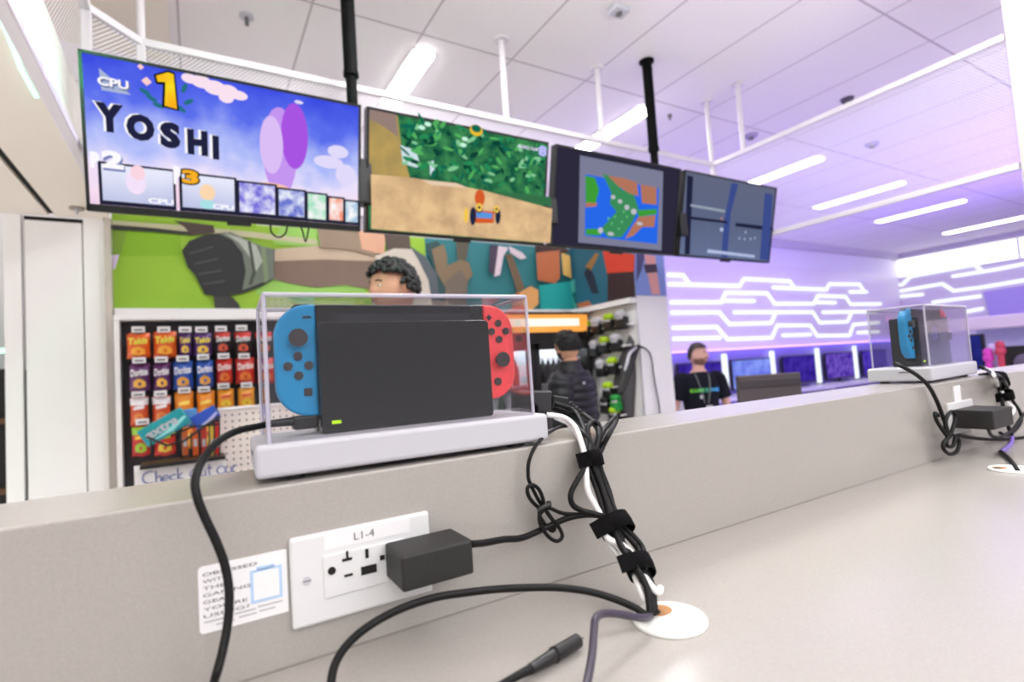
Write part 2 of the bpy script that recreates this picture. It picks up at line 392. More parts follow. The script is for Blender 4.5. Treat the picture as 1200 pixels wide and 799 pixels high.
for x in (.95, 1.5):  # extra lamp row added out of view to brighten the mural
    ceiling_light(x, 1.4, x, 2.2, .17, 'ceiling light outside the frame, in front of the '+('first' if x < 1 else 'second')+' screen', M_lampm)
for x in (-.66, 1.385, 3.42):     # the same rows carry on over the counter, outside the frame
    for y in (-1.4, .3): ceiling_light(x, y, x, y+.9, .17, 'ceiling light outside the frame, '+('above' if y > 0 else 'behind')+' the counter, '+{-.66: 'left', 1.385: 'middle', 3.42: 'right'}[x], M_lampn)
def detector(px, py, r, label, m=M_white, sq=False):
    p = PZ(px, py, H-.02)
    t = thing('smoke_detector' if not sq else 'ceiling_sensor', label, 'detector', (p.x, p.y, H))
    if sq: B().box((p.x, p.y, H-.02), (2*r, 1.5*r, .04), m, .008).build('housing', t)
    else:
        B().cyl((p.x, p.y, H), (p.x, p.y, H-.03), r, m, r*.8).build('housing', t)
    B().cyl((p.x, p.y, H-.03), (p.x, p.y, H-.05), r*.35, M_greyink).build('sensor', t)
detector(725, 12, .06, 'square white sensor on the ceiling near the top edge', sq=True)
detector(880, 160, .07, 'round ceiling fitting beside the hanging white posts', mat('lilac_grey', C(170, 160, 200), .6))
detector(993, 118, .055, 'small dark ceiling camera seen above the canopy rail', mat('dark_grey', C(70, 62, 90), .5))
detector(785, 137, .02, 'tiny dark ceiling sprinkler beside the black pole', M_greyink)
detector(1022, 170, .07, 'flat ceiling fitting seen through the white mesh', mat('lilac_grey', C(170, 160, 200), .6))
p = PZ(289, 18, H)
t = thing('ceiling_sprinkler', 'white ceiling sprinkler above the first screen', 'sprinkler', (p.x, p.y, H))
B().cyl(p, p-Vector((0, 0, .015)), .04, M_white).build('rosette', t); B().cyl(p, p-Vector((0, 0, .06)), .012, M_greyink).build('nozzle', t)
p = PZ(90, 243, ZS)
t = thing('soffit_sprinkler', 'small flat sprinkler under the beige soffit by the white panels', 'sprinkler', (p.x, p.y, ZS))
B().cyl(p, p-Vector((0, 0, .012)), .035, mat('grey_cap', C(150, 140, 134), .5)).build('rosette', t); B().cyl(p, p-Vector((0, 0, .04)), .008, M_white).build('nozzle', t)

# green light line under the soffit
gl = thing('green_light_strip', 'thin glowing green light line under the beige soffit', 'light strip', (-.46, 2.2, ZS))
q0, q1, q2, q3 = [PZ(x, y, ZS) for x, y in ((-20, -35), (20, 66), (24, 78), (43, 113))]
bl = B()
for a, c in ((q0, q1), (q1, q2), (q2, q3)): bl.beam(a, c, .012, .012, M_ledgreen)
bl.build('tube', gl)
L = bpy.data.lights.new('green_wash', 'AREA'); L.energy = 26; L.color = (.12, 1, .5); L.shape = 'RECTANGLE'; L.size = .03; L.size_y = 1.5  # unseen area light added to tint the soffit's side face green
lo = bpy.data.objects.new('green_wash', L); COL.objects.link(lo); lo.location = (-.385, 1.75, ZS+.10); lo.rotation_euler = (0, math.radians(90), 0)

# ================================================================== MESH CANOPY RING
def mesh_material():
    m = bpy.data.materials.new('perforated_white_sheet'); m.use_nodes = True; nt = m.node_tree; n = nt.nodes; b = n['Principled BSDF']
    b.inputs['Base Color'].default_value = C(240, 236, 242); b.inputs['Roughness'].default_value = .5
    tc = n.new('ShaderNodeTexCoord'); mp = n.new('ShaderNodeMapping'); mp.inputs['Rotation'].default_value = (0, 0, math.radians(45)); mp.inputs['Scale'].default_value = (70, 70, 70)
    nt.links.new(tc.outputs['UV'], mp.inputs['Vector'])
    v = n.new('ShaderNodeTexVoronoi'); v.inputs['Scale'].default_value = 1; v.inputs['Randomness'].default_value = 0
    v.voronoi_dimensions = '2D'; nt.links.new(mp.outputs[0], v.inputs['Vector'])
    lt = n.new('ShaderNodeMath'); lt.operation = 'LESS_THAN'; lt.inputs[1].default_value = .5; nt.links.new(v.outputs['Distance'], lt.inputs[0])
    t = n.new('ShaderNodeBsdfTransparent'); mx = n.new('ShaderNodeMixShader')
    nt.links.new(lt.outputs[0], mx.inputs[0]); nt.links.new(b.outputs[0], mx.inputs[1]); nt.links.new(t.outputs[0], mx.inputs[2])
    nt.links.new(mx.outputs[0], n['Material Output'].inputs['Surface'])
    return m
M_mesh = mesh_material()
zt, zb = CZ+1.64, CZ+.92
RP = [Vector((-.362, -1.0, 0)), Vector((-.362, 2.72, 0)), Vector((-.186, 2.9, 0)), Vector((3.85, 2.9, 0)), Vector((3.85, .98, 0))]
cn = thing('mesh_canopy', 'white ring of rails and perforated mesh hung from the ceiling behind the screens', 'canopy', (1.8, 2.0, zb))
for a, c in zip(RP[:-1], RP[1:]):
    for z, nm in ((zt, 'top_rail'), (zb, 'bottom_rail')):
        B().beam(a+Vector((0, 0, z)), c+Vector((0, 0, z)), .036, .036, M_rail, .004).build(nm, cn)
    o = B().add([a+Vector((0, 0, zb)), c+Vector((0, 0, zb)), c+Vector((0, 0, zt)), a+Vector((0, 0, zt))], [[0, 1, 2, 3]], M_mesh).build('mesh_panel', cn)
    uv = o.data.uv_layers.new(name='UVMap'); L_ = (c-a).length
    co = {0: (0, 0), 1: (L_, 0), 2: (L_, zt-zb), 3: (0, zt-zb)}
    for lp in o.data.loops: uv.data[lp.index].uv = co[lp.vertex_index]
for p in RP[1:4]:
    B().beam(p+Vector((0, 0, zb)), p+Vector((0, 0, zt)), .034, .034, M_rail, .003).build('corner_post', cn)
for x, y in ((-.186, 2.9), (1.80, 2.9), (3.84, 2.9), (3.85, 2.6), (2.62, 2.9)):
    b = B().cyl((x, y, zt), (x, y, H), .019, M_rail, seg=12); b.cyl((x, y, H-.012), (x, y, H-.001), .05, M_rail, seg=16); b.build('hanger', cn)
b = B(); b.bb((3.835, .45, 0), (4.15, .975, H), mat('column_paint', C(214, 208, 202), .6), .006); struct(b, 'trim_4')

# ================================================================== SCREENS
TVX = [.0721, .5164, .9709, 1.4195]
KS = .9; YT = 2.55*KS     # the screens hang 2.3 m ahead
TW, TH, TY, TT = 1.104*KS, .620*KS, YT, math.radians(12)
ZTV = CZ+.5345*YT
TR = Matrix.Rotation(TT, 3, 'X')
TN = TR @ Vector((0, -1, 0))
def tvl(i, px, py):
    o = Vector((TVX[i]*YT, TY, ZTV)); v = ray(px, py); e = Vector((0, 0, CZ))
    p = e + v*((o-e).dot(TN)/v.dot(TN))
    q = TR.transposed() @ (p-o)
    return q.x, q.z
M_bezel = mat('screen_bezel', C(9, 9, 12), .35, var=.03)
TVS = []
def tv(i, label):
    t = bpy.data.objects.new('wall_screen', None); COL.objects.link(t); t.location = (TVX[i]*YT, TY, ZTV); t.rotation_euler = (TT, 0, 0)
    tag(t, label, 'television', 'row of four hanging televisions')
    bz, lowb = .011, (.026 if i == 0 else .014)
    b = B()
    b.bb((-TW/2, .0, -TH), (TW/2, .045, 0), M_bezel, .004)
    b.bb((-TW/2, -.006, -bz), (TW/2, 0.002, 0), M_bezel); b.bb((-TW/2, -.006, -TH), (TW/2, .002, -TH+lowb), M_bezel)
    b.bb((-TW/2, -.006, -TH), (-TW/2+bz, .002, 0), M_bezel); b.bb((TW/2-bz, -.006, -TH), (TW/2, .002, 0), M_bezel)
    b.build('bezel', t, local=True)
    B().bb((-.22, .04, -.44), (.22, .075, -.12), M_black, .01).build('back_housing', t, local=True)
    b = B().bb((-.045, -.004, -TH-.014), (.045, .02, -TH+.002), M_black, .003)
    b.build('sensor_bar', t, local=True)
    TVS.append(t)
    return t
class Pic:
    """a flat picture on screen i, laid out in layers of 0.4 mm"""
    def __init__(s, i): s.i = i; s.b = B(); s.k = 0
    def y(s): s.k += 1; return -.0006-.0003*s.k
    def L(s, pts): return [tvl(s.i, *p) for p in pts]
    def poly(s, pts, m, raw=False):
        y = s.y(); pts = pts if raw else s.L(pts)
        s.b.face([(x, y, z) for x, z in pts], m)
    def rect(s, x0, z0, x1, z1, m): y = s.y(); s.b.face([(x0, y, z0), (x1, y, z0), (x1, y, z1), (x0, y, z1)], m)
    def ell(s, px, py, rx, rz, m, n=22, rot=0):
        rx *= KS; rz *= KS; x, z = tvl(s.i, px, py); y = s.y()
        s.b.face([(x+rx*math.cos(2*math.pi*k/n)*math.cos(rot)-rz*math.sin(2*math.pi*k/n)*math.sin(rot), y, z+rx*math.cos(2*math.pi*k/n)*math.sin(rot)+rz*math.sin(2*math.pi*k/n)*math.cos(rot)) for k in range(n)], m)
    def text(s, t, tl, br, m, bold=0, shear=0, dx=0, dz=0):
        (x0, z1), (x1, z0) = tvl(s.i, *tl), tvl(s.i, *br); y = s.y()
        lettering(s.b, t, (x0+dx, y, z0+dz), (x1-x0, 0, 0), (0, 0, z1-z0), m, bold, shear)
    def done(s, t): return s.b.build('picture', t, local=True)
def grad_emit(name, stops, strength=1.0, z0=-.62, z1=0, noise_amt=.12, nscale=7):
    m = bpy.data.materials.new(name); m.use_nodes = True; nt = m.node_tree; n = nt.nodes; n.remove(n['Principled BSDF'])
    e = n.new('ShaderNodeEmission'); e.inputs['Strength'].default_value = strength
    tc = n.new('ShaderNodeTexCoord'); sp_ = n.new('ShaderNodeSeparateXYZ'); nt.links.new(tc.outputs['Object'], sp_.inputs[0])
    mr = n.new('ShaderNodeMapRange'); mr.inputs['From Min'].default_value = z1; mr.inputs['From Max'].default_value = z0
    nt.links.new(sp_.outputs['Z'], mr.inputs['Value'])
    nz = n.new('ShaderNodeTexNoise'); nz.inputs['Scale'].default_value = nscale; nz.inputs['Detail'].default_value = 5; nt.links.new(tc.outputs['Object'], nz.inputs['Vector'])
    ma = n.new('ShaderNodeMath'); ma.operation = 'MULTIPLY_ADD'; ma.inputs[1].default_value = noise_amt*4; 
    sb = n.new('ShaderNodeMath'); sb.operation = 'SUBTRACT'; sb.inputs[1].default_value = .5; nt.links.new(nz.outputs['Fac'], sb.inputs[0])
    nt.links.new(sb.outputs[0], ma.inputs[0]); nt.links.new(mr.outputs['Result'], ma.inputs[2])
    cr_ = n.new('ShaderNodeValToRGB'); el = cr_.color_ramp.elements
    el[0].position, el[0].color = stops[0]; el[1].position, el[1].color = stops[-1]
    for pz, c in stops[1:-1]: q = el.new(pz); q.color = c
    nt.links.new(ma.outputs[0], cr_.inputs['Fac']); nt.links.new(cr_.outputs[0], e.inputs['Color'])
    nt.links.new(e.outputs[0], n['Material Output'].inputs['Surface'])
    return m
E_ = lambda n, r, g, b_, **k: emit('px_'+n, C(r, g, b_), 1.0, **k)
lx, rx, tz = -TW/2+.011, TW/2-.011, -.011

# --- first screen: results page
t = tv(0, 'hanging television with a blue results page and large dark capital letters, leftmost of four')
P = Pic(0)
P.rect(lx, -TH+.026, rx, tz, grad_emit('results_sky', [(0, C(62, 78, 226)), (.22, C(92, 112, 238)), (.45, C(178, 190, 250)), (.62, C(236, 226, 252)), (.8, C(250, 222, 240)), (1, C(226, 196, 226))]))
cl, cl2 = E_('cloud', 250, 226, 240), E_('cloud2', 226, 218, 250)
for px, py, a, c in ((222, 92, .03, .02), (236, 96, .04, .026), (252, 103, .045, .03), (268, 108, .04, .03), (280, 112, .035, .02), (265, 114, .03, .025)): P.ell(px, py, a, c, cl)
for px, py, a, c in ((396, 178, .05, .03), (385, 190, .07, .03), (350, 120, .02, .008), (405, 205, .05, .05)): P.ell(px, py, a, c, cl2)
# plain lilac haze where the page shows its picture
lil, lil2, pale, orr = E_('lilac', 196, 150, 240), E_('violet', 168, 84, 226), E_('pale', 244, 226, 250), E_('orange', 248, 120, 62)
P.ell(328, 178, .075, .20, lil); P.ell(345, 160, .06, .15, lil2); P.ell(318, 170, .05, .13, E_('lilac_pale', 220, 190, 246)); P.ell(318, 222, .09, .03, E_('peach_haze', 250, 196, 170))
navy, wh, lg = E_('navy', 34, 36, 66), E_('white', 252, 250, 255), E_('silver', 170, 182, 214)
P.poly([(116, 80), (154, 112), (119, 106)], lg)
P.text('CPU', (114, 89), (151, 106), E_('slate', 110, 120, 160), .05, dx=.004, dz=-.006); P.text('CPU', (114, 89), (151, 106), wh, .035)
tealm = E_('laurel', 40, 112, 130)
for px, py, a in ((170, 108, -.5), (178, 116, -.5), (186, 124, -.2), (216, 104, 1.2), (221, 120, .6), (212, 128, -.6)): P.ell(px, py, .022, .009, tealm, 12, a)
P.ell(165, 79, .012, .012, E_('spark', 255, 206, 206), 4); P.ell(172, 96, .018, .018, E_('spark', 255, 206, 206), 4)
P.poly([(180, 88), (197, 83), (205, 86), (210, 131), (190, 126), (191, 100), (183, 99)], E_('black', 14, 14, 20))
P.poly([(183, 89.5), (197, 85.5), (203.5, 88), (207.5, 128.5), (193, 124.5), (194, 97), (185, 96.5)], emit('px_gold', C(250, 226, 40), 1, col2=C(252, 176, 30), scale=9))
for k, ch in enumerate('YOSHI'):
    x0 = (111, 147.5, 187, 219, 248.5)[k]; x1 = (146, 182, 212, 244, 257)[k]; yt = (119, 132, 142, 151, 159)[k]; yb = (158, 168, 176, 184, 188)[k]
    P.text(ch, (x0-3, yt-1), (x1-3, yb-1), wh, .075); P.text(ch, (x0, yt), (x1, yb), navy, .07)
dk = E_('cardframe', 36, 36, 58)
z_lo = -TH+.026
def card(x0, y0, x1, y1, m):
    a, c = tvl(0, x0, y0), tvl(0, x1, y1)
    P.rect(a[0]-.01, z_lo, c[0]+.008, a[1]+.008, dk); P.rect(a[0], max(c[1], z_lo+.012), c[0], a[1], m)
lav = grad_emit('card_lavender', [(0, C(232, 234, 252)), (1, C(150, 160, 212))], z0=-.6, z1=-.4, noise_amt=.1)
card(119, 192, 204, 242, lav); card(213, 204, 275, 248, lav)
mott = [emit('px_mottle%d' % k, c1, 1, scale=26, col2=c2) for k, (c1, c2) in enumerate([(C(120, 112, 220), C(240, 240, 255)), (C(108, 120, 210), C(235, 240, 252)), (C(160, 226, 190), C(250, 246, 250)), (C(246, 150, 120), C(252, 246, 246)), (C(150, 190, 220), C(250, 250, 252))])]
for k, (x0, y0, x1, y1) in enumerate(((280, 214, 322, 252), (326, 222, 356, 255), (360, 227, 381, 258), (385, 232, 401, 259), (404, 236, 418, 261))): card(x0, y0, x1, y1, mott[k])
# plain rounded shapes where the cards show their pictures
P.ell(160, 214, .035, .05, pale); P.ell(162, 203, .025, .03, E_('rose', 250, 214, 226)); P.ell(243, 226, .03, .035, E_('sand', 252, 216, 176)); P.ell(243, 240, .03, .02, E_('mint', 170, 226, 232))
P.text('P', (106, 178), (118, 198), wh, .08); P.text('2', (119, 176), (146, 201), E_('shade', 120, 130, 186), .08, dx=.004, dz=-.005); P.text('2', (119, 176), (146, 200), wh, .06)
P.text('P', (203, 195), (212, 217), wh, .08); P.text('3', (211, 197), (235, 219), E_('black', 14, 14, 20), .09); P.text('3', (213, 199), (233, 217), E_('amber', 250, 176, 40), .05)
P.text('CPU', (174, 232), (204, 241), wh, .04); P.text('CPU', (249, 239), (274, 247), wh, .04)
P.done(t)

# --- second screen: race track in a jungle
t = tv(1, 'hanging television showing a sandy race track under green jungle, second from the left')
P = Pic(1)
P.rect(lx, -TH+.014, rx, tz, emit('px_jungle', C(18, 84, 62), 1, scale=16, col2=C(64, 140, 84)))
P.poly([(432, 128), (466, 136), (470, 170), (480, 208), (432, 208)], emit('px_cliff', C(190, 160, 92), 1, scale=8, col2=C(160, 140, 90)))
P.poly([(432, 127), (464, 134), (466, 160), (446, 146), (433, 140)], E_('rockshade', 150, 128, 120))
P.poly([(469, 170), (487, 176), (494, 198), (472, 192)], E_('mist', 206, 226, 232)); P.poly([(503, 190), (508, 188), (510, 206), (504, 206)], E_('mist', 206, 226, 232))
rg = random.Random(3); gm = [E_('leafa', 40, 140, 86), E_('leafb', 84, 176, 96), E_('leafc', 20, 104, 80), E_('leafd', 130, 200, 150), E_('leafe', 12, 66, 54)]
for k in range(150):
    u = rg.random(); px = 472+164*u; top = 137+ (px-470)*.19; py = top + rg.random()*(64-6*u)
    P.ell(px, py, rg.uniform(.012, .04), rg.uniform(.006, .014), rg.choice(gm), 10, rg.uniform(-1.2, 1.2))
for px, py in ((497, 148), (540, 165), (538, 172), (490, 152)): P.ell(px, py, .02, .012, E_('flower', 200, 244, 220), 8)
P.ell(553, 155, .04, .03, E_('ringgold', 236, 190, 50)); P.ell(553, 153, .03, .02, gm[2])
P.poly([(480, 205), (545, 222), (640, 232), (640, 243), (600, 236), (520, 222)], E_('moss', 54, 112, 74))
sand = emit('px_track', C(232, 196, 146), 1, scale=11, col2=C(200, 164, 126))
P.rect(lx, -TH+.014, rx, tvl(1, 638, 247)[1], sand)
P.poly([(431, 206), (433, 206), (480, 210), (560, 224), (641, 245.5), (639, 285), (432, 268)], sand)
P.poly([(490, 212), (530, 216), (545, 222), (500, 218)], E_('pinkrock', 232, 204, 176))
# plain toy racing car with a round orange hump, no driver figure
P.ell(557, 233, .032, .045, E_('seat', 214, 92, 44)); P.poly([(546, 246), (574, 249), (573, 262), (552, 262)], E_('seat', 214, 92, 44)); P.poly([(553, 248), (572, 251), (571, 257), (553, 256)], E_('nose', 90, 150, 220))
tyre, hub = E_('tyre', 34, 40, 64), E_('hub', 244, 200, 80)
for px, py, a, c in ((549, 254, .02, .05), (578, 254, .018, .045), (556, 246, .022, .022), (576, 247, .02, .02)): P.ell(px, py, a, c, tyre)
for px, py, a, c in ((541, 253, .014, .042), (556, 244, .02, .024), (576, 246, .018, .02)): P.ell(px, py, a, c, hub)
P.ell(556, 244, .008, .009, tyre); P.ell(576, 246, .007, .008, tyre)
P.text('MARIO KART', (601, 171), (627, 180), E_('logo', 226, 226, 250), .03); P.text('8', (625, 172), (634, 186), E_('logo2', 190, 190, 255), .06)
P.done(t)

# --- third screen: a generic coloured map in a grey frame
t = tv(2, 'hanging television showing a framed blue and green map, third from the left')
P = Pic(2)
P.rect(lx, -TH+.014, rx, tz, E_('side', 44, 42, 60))
P.poly([(679.5, 182), (777, 201), (775, 293.5), (677.5, 284)], E_('greyframe', 124, 126, 152))
P.poly([(686, 204), (772, 221), (770, 286), (685, 276)], E_('sea', 38, 104, 232))
land, land2, tan_, path = E_('land', 62, 156, 56), E_('land2', 60, 140, 90), E_('tan', 178, 116, 92), E_('path', 190, 190, 200)
P.poly([(686, 206), (697, 208), (702, 222), (698, 238), (686, 240)], land); P.poly([(686, 237), (700, 238), (698, 242), (686, 243)], tan_)
P.poly([(706, 204), (716, 206), (728, 222), (742, 226), (748, 244), (740, 262), (728, 278), (712, 278), (704, 268), (722, 248), (714, 238), (716, 226)], land2)
P.poly([(712, 206), (732, 209), (746, 214), (748, 230), (736, 226), (724, 218)], tan_); P.poly([(750, 216), (769, 220), (769, 240), (752, 238)], tan_)
P.poly([(746, 246), (769, 245), (769, 251), (748, 254)], land); P.poly([(748, 254), (768, 252), (766, 266), (752, 266), (742, 276), (732, 280), (740, 266)], tan_)
P.poly([(686, 268), (700, 268), (704, 276), (686, 275)], land)
for px, py, a, c in ((718, 231, .02, .014), (726, 236, .02, .014), (734, 243, .022, .018), (742, 248, .026, .02), (749, 262, .03, .012), (715, 274, .03, .012), (703, 270, .022, .02)): P.ell(px, py, a, c, path, 12)
for px, py in ((720, 254), (728, 260), (716, 262), (734, 254), (724, 268), (712, 256), (730, 248)): P.ell(px, py, .008, .01, E_('dot', 96, 190, 120), 8)
P.done(t)

# --- fourth screen: dark glass, its reflections painted in as glowing bars and panes
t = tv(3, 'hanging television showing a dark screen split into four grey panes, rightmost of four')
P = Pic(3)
gq = grad_emit('painted_reflections', [(0, C(98, 104, 128)), (.5, C(92, 102, 132)), (1, C(104, 116, 152))], noise_amt=.06)
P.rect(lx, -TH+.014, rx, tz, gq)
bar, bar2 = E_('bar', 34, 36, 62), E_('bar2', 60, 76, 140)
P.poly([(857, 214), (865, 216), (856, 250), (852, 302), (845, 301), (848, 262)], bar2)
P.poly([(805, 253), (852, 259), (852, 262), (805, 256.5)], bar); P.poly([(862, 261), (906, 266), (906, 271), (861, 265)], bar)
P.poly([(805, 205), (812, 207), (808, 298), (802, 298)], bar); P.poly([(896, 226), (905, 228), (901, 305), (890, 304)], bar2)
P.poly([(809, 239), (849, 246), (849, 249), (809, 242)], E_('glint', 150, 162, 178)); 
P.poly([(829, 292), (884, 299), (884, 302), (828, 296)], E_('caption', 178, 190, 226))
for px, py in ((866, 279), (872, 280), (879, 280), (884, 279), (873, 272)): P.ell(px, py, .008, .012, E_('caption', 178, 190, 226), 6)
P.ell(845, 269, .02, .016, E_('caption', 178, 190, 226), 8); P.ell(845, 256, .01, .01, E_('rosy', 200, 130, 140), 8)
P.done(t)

# poles and the bar that carries the screens
for x, y, zj, lb in ((.735, 2.70, CZ+.588*2.66+.03, 'black telescopic ceiling pole holding the two left screens'), (2.90, 2.67, CZ+.5813*2.66-.02, 'black telescopic ceiling pole holding the two right screens')):
    t = thing('screen_pole', lb, 'pole', (x, y, H), 0, 'black screen poles')
    B().cyl((x, y, H), (x, y, zj), .036, M_pole).build('outer_tube', t)
    B().cyl((x, y, zj), (x, y, CZ+.96), .028, M_pole).build('inner_tube', t)
    B().cyl((x, y, zj-.006), (x, y, zj+.02), .040, M_pole).build('collar', t)
    B().cyl((x, y, H-.012), (x, y, H-.001), .055, M_pole).build('flange', t)
mb = thing('screen_mounting_bar', 'long black bar behind the four screens with clamp boxes in their gaps', 'mounting bar', (1.6, 2.44, CZ+.92))
B().bb((-.1, 2.425, CZ+.90), (3.55, 2.465, CZ+.97), M_pole, .004).build('bar', mb)
for x in (.735, 2.90): B().bb((x-.03, 2.465, CZ+.91), (x+.03, 2.63, CZ+.96), M_pole, .004).build('arm', mb)
for px, z0, z1 in ((426.5, 187, 238), (645.5, 233, 262), (799, 250, 276)):
    a, c = PY(px, z0, 2.36), PY(px, z1, 2.36)
    B().bb((a.x-.03, 2.345, c.z), (a.x+.03, 2.425, a.z), M_black, .004).build('clamp_box', mb)
for i, pts in enumerate((((317, 262), (318, 272), (326, 278), (334, 274), (337, 264)), ((352, 264), (355, 272), (358, 283), (361, 272), (362, 265)))):
    B().tube([PY(*p, 2.40) for p in pts], .0035, M_rubber, seg=6).build('hanging_cable')
    tag(bpy.context.scene.objects[-1] if False else COL.objects[-1], ('thin black cable loop', 'thin black forked cable')[i]+' dangling under the first screen', 'cable')

# ================================================================== MURAL (printed sheet, generic stand-in shapes)
def print_mat(name, c, c2=None, scale=6):
    return mat('print_'+name, C(*c), .6, var=.08 if c2 is None else .12, scale=scale)
YM = 3.996
class Mural:
    def __init__(s): s.b = B(); s.k = 0
    def poly(s, pts, m):
        s.k += 1; s.b.face([PY(x, y, YM-.0012*s.k) for x, y in pts], m)
mu = Mural()
zb0, zb1 = CZ+.526, CZ+1.12
mu.b.face([(-.425, YM, zb0), (1.62, YM, zb0), (1.62, YM, zb1), (-.425, YM, zb1)], print_mat('green', (150, 192, 52)))
mu.b.face([(1.62, YM, zb0), (3.09, YM, zb0), (3.09, YM, zb1), (1.62, YM, zb1)], print_mat('teal', (44, 122, 128)))
mu.poly([(130, 266), (212, 268), (212, 300), (134, 300)], print_mat('green_mid', (132, 180, 30)))
mu.poly([(131, 250), (300, 262), (300, 268), (131, 258)], print_mat('green_dark', (140, 182, 40)))
mu.poly([(131, 264), (150, 266), (141, 299), (132, 300)], print_mat('olive', (126, 160, 50)))
mu.poly([(132, 299), (140, 298), (135, 315), (132, 316)], print_mat('lilac', (214, 200, 226)))
mu.poly([(300, 330), (420, 322), (430, 345), (300, 345)], print_mat('green_pale', (150, 200, 92)))
mu.poly([(330, 262), (400, 270), (400, 292), (320, 286)], print_mat('green_pale', (150, 200, 92)))
# long pale rod with a dark underside
mu.poly([(130, 258), (215, 264), (300, 272), (372, 281), (372, 287), (300, 279), (215, 271), (130, 265)], print_mat('rod', (190, 186, 150)))
mu.poly([(130, 263), (180, 267), (225, 272), (225, 276), (180, 272), (130, 269)], print_mat('rod_dark', (40, 42, 36)))
# brown sleeve-like band with a dark round boxing-mitt-like end
mu.poly([(203, 258), (250, 264), (252, 273), (224, 276), (216, 266)], print_mat('umber', (74, 58, 52)))
mu.poly([(320, 292), (345, 290), (380, 287), (410, 289), (450, 296), (480, 290), (486, 345), (440, 340), (405, 334), (370, 337), (340, 332), (320, 327)], print_mat('brown', (124, 102, 88)))
mu.poly([(320, 292), (345, 290), (380, 287), (410, 289), (448, 298), (440, 306), (380, 304), (320, 306)], print_mat('tan', (196, 174, 150)))
mu.poly([(252, 364), (283, 364), (280, 356), (270, 346), (250, 346)], print_mat('charcoal_b', (58, 56, 54)))
mu.poly([(213, 294), (222, 282), (240, 275), (264, 272), (284, 278), (308, 289), (322, 292), (321, 327), (306, 336), (284, 344), (258, 348), (240, 345), (234, 333), (228, 322), (220, 313)], print_mat('charcoal', (40, 41, 42)))
mu.poly([(255, 273), (270, 272), (288, 280), (306, 288), (321, 292), (321, 326), (300, 334), (284, 340), (288, 318), (284, 296), (272, 281)], print_mat('wrap', (112, 120, 108)))
mu.poly([(262, 273), (280, 278), (300, 287), (308, 306), (300, 318), (292, 300), (280, 284)], print_mat('wrap_light', (176, 182, 170)))
mu.poly([(290, 282), (294, 284), (300, 320), (295, 334), (291, 334), (296, 318)], print_mat('wrap_dark', (70, 78, 66)))
mu.poly([(306, 288), (311, 290), (315, 328), (310, 332)], print_mat('wrap_green', (128, 146, 110)))
for x0, y0, x1, y1 in ((222, 296, 250, 288), (228, 308, 256, 302), (232, 320, 260, 316), (238, 332, 264, 328)):
    mu.poly([(x0, y0), (x1, y1), (x1, y1+2), (x0, y0+2)], print_mat('seam', (74, 74, 74)))
# plain tilted bands and panels between the green and the teal field
mu.poly([(372, 268), (432, 272), (440, 300), (410, 292), (376, 290)], print_mat('taupe', (150, 128, 108)))
mu.poly([(420, 270), (452, 272), (450, 298), (424, 292)], print_mat('peach', (214, 164, 134)))
mu.poly([(450, 272), (480, 275), (482, 300), (454, 298)], print_mat('dark_brown', (84, 70, 60)))
mu.poly([(440, 300), (462, 291), (482, 292), (498, 304), (508, 328), (512, 366), (436, 366)], print_mat('cream', (204, 194, 180)))
mu.poly([(480, 288), (498, 300), (512, 322), (520, 366), (508, 366), (502, 328), (490, 304)], print_mat('slate', (84, 92, 98)))
mu.poly([(498, 286), (512, 282), (520, 290), (524, 366), (516, 366), (512, 322)], print_mat('dark_teal', (40, 74, 74)))
mu.poly([(506, 292), (520, 286), (524, 300), (524, 340), (512, 320)], print_mat('khaki', (128, 108, 82)))
mu.poly([(534, 280), (550, 284), (546, 306), (536, 304)], print_mat('khaki_dark', (86, 80, 66)))
mu.poly([(522, 312), (540, 304), (550, 308), (554, 322), (548, 330), (546, 366), (522, 366)], print_mat('khaki', (128, 108, 82)))
mu.poly([(522, 330), (540, 316), (548, 330), (545, 366), (524, 366)], print_mat('khaki_grey', (112, 100, 88)))
# plain bars and flat boxes on teal
mu.poly([(574, 287), (584, 287), (580, 322), (573, 318)], print_mat('plum', (66, 56, 74)))
mu.poly([(584, 288), (596, 290), (590, 300), (586, 322), (579, 324), (582, 304)], print_mat('pale_pink', (222, 204, 212)))
mu.poly([(596, 288), (612, 296), (617, 302), (610, 304), (598, 296)], print_mat('pale_pink', (222, 204, 212)))
mu.poly([(592, 298), (600, 298), (615, 338), (606, 344), (600, 322)], print_mat('wood', (112, 92, 66)))
mu.poly([(603, 346), (622, 335), (631, 340), (631, 356), (622, 364), (606, 364)], print_mat('apricot', (226, 166, 100)))
mu.poly([(600, 346), (608, 342), (616, 364), (600, 364)], print_mat('terracotta', (186, 110, 78)))
mu.poly([(628, 292), (656, 291), (656, 326), (650, 332), (630, 328)], print_mat('rust', (186, 106, 64)))
mu.poly([(627, 286), (660, 287), (668, 296), (657, 298), (656, 293), (628, 296)], print_mat('bark', (64, 42, 34)))
mu.poly([(658, 296), (668, 300), (670, 326), (660, 322)], print_mat('straw', (214, 172, 92)))
mu.poly([(632, 334), (668, 330), (676, 366), (634, 366)], print_mat('aqua', (26, 164, 160)))
mu.poly([(668, 330), (682, 320), (690, 340), (680, 366), (674, 366)], print_mat('aqua_light', (80, 186, 166)))
mu.poly([(684, 322), (688, 326), (698, 360), (690, 364), (684, 340)], print_mat('straw', (214, 172, 92)))
mu.poly([(670, 344), (682, 336), (686, 350), (674, 356)], print_mat('deep_teal', (14, 118, 112)))
m0 = mu.b
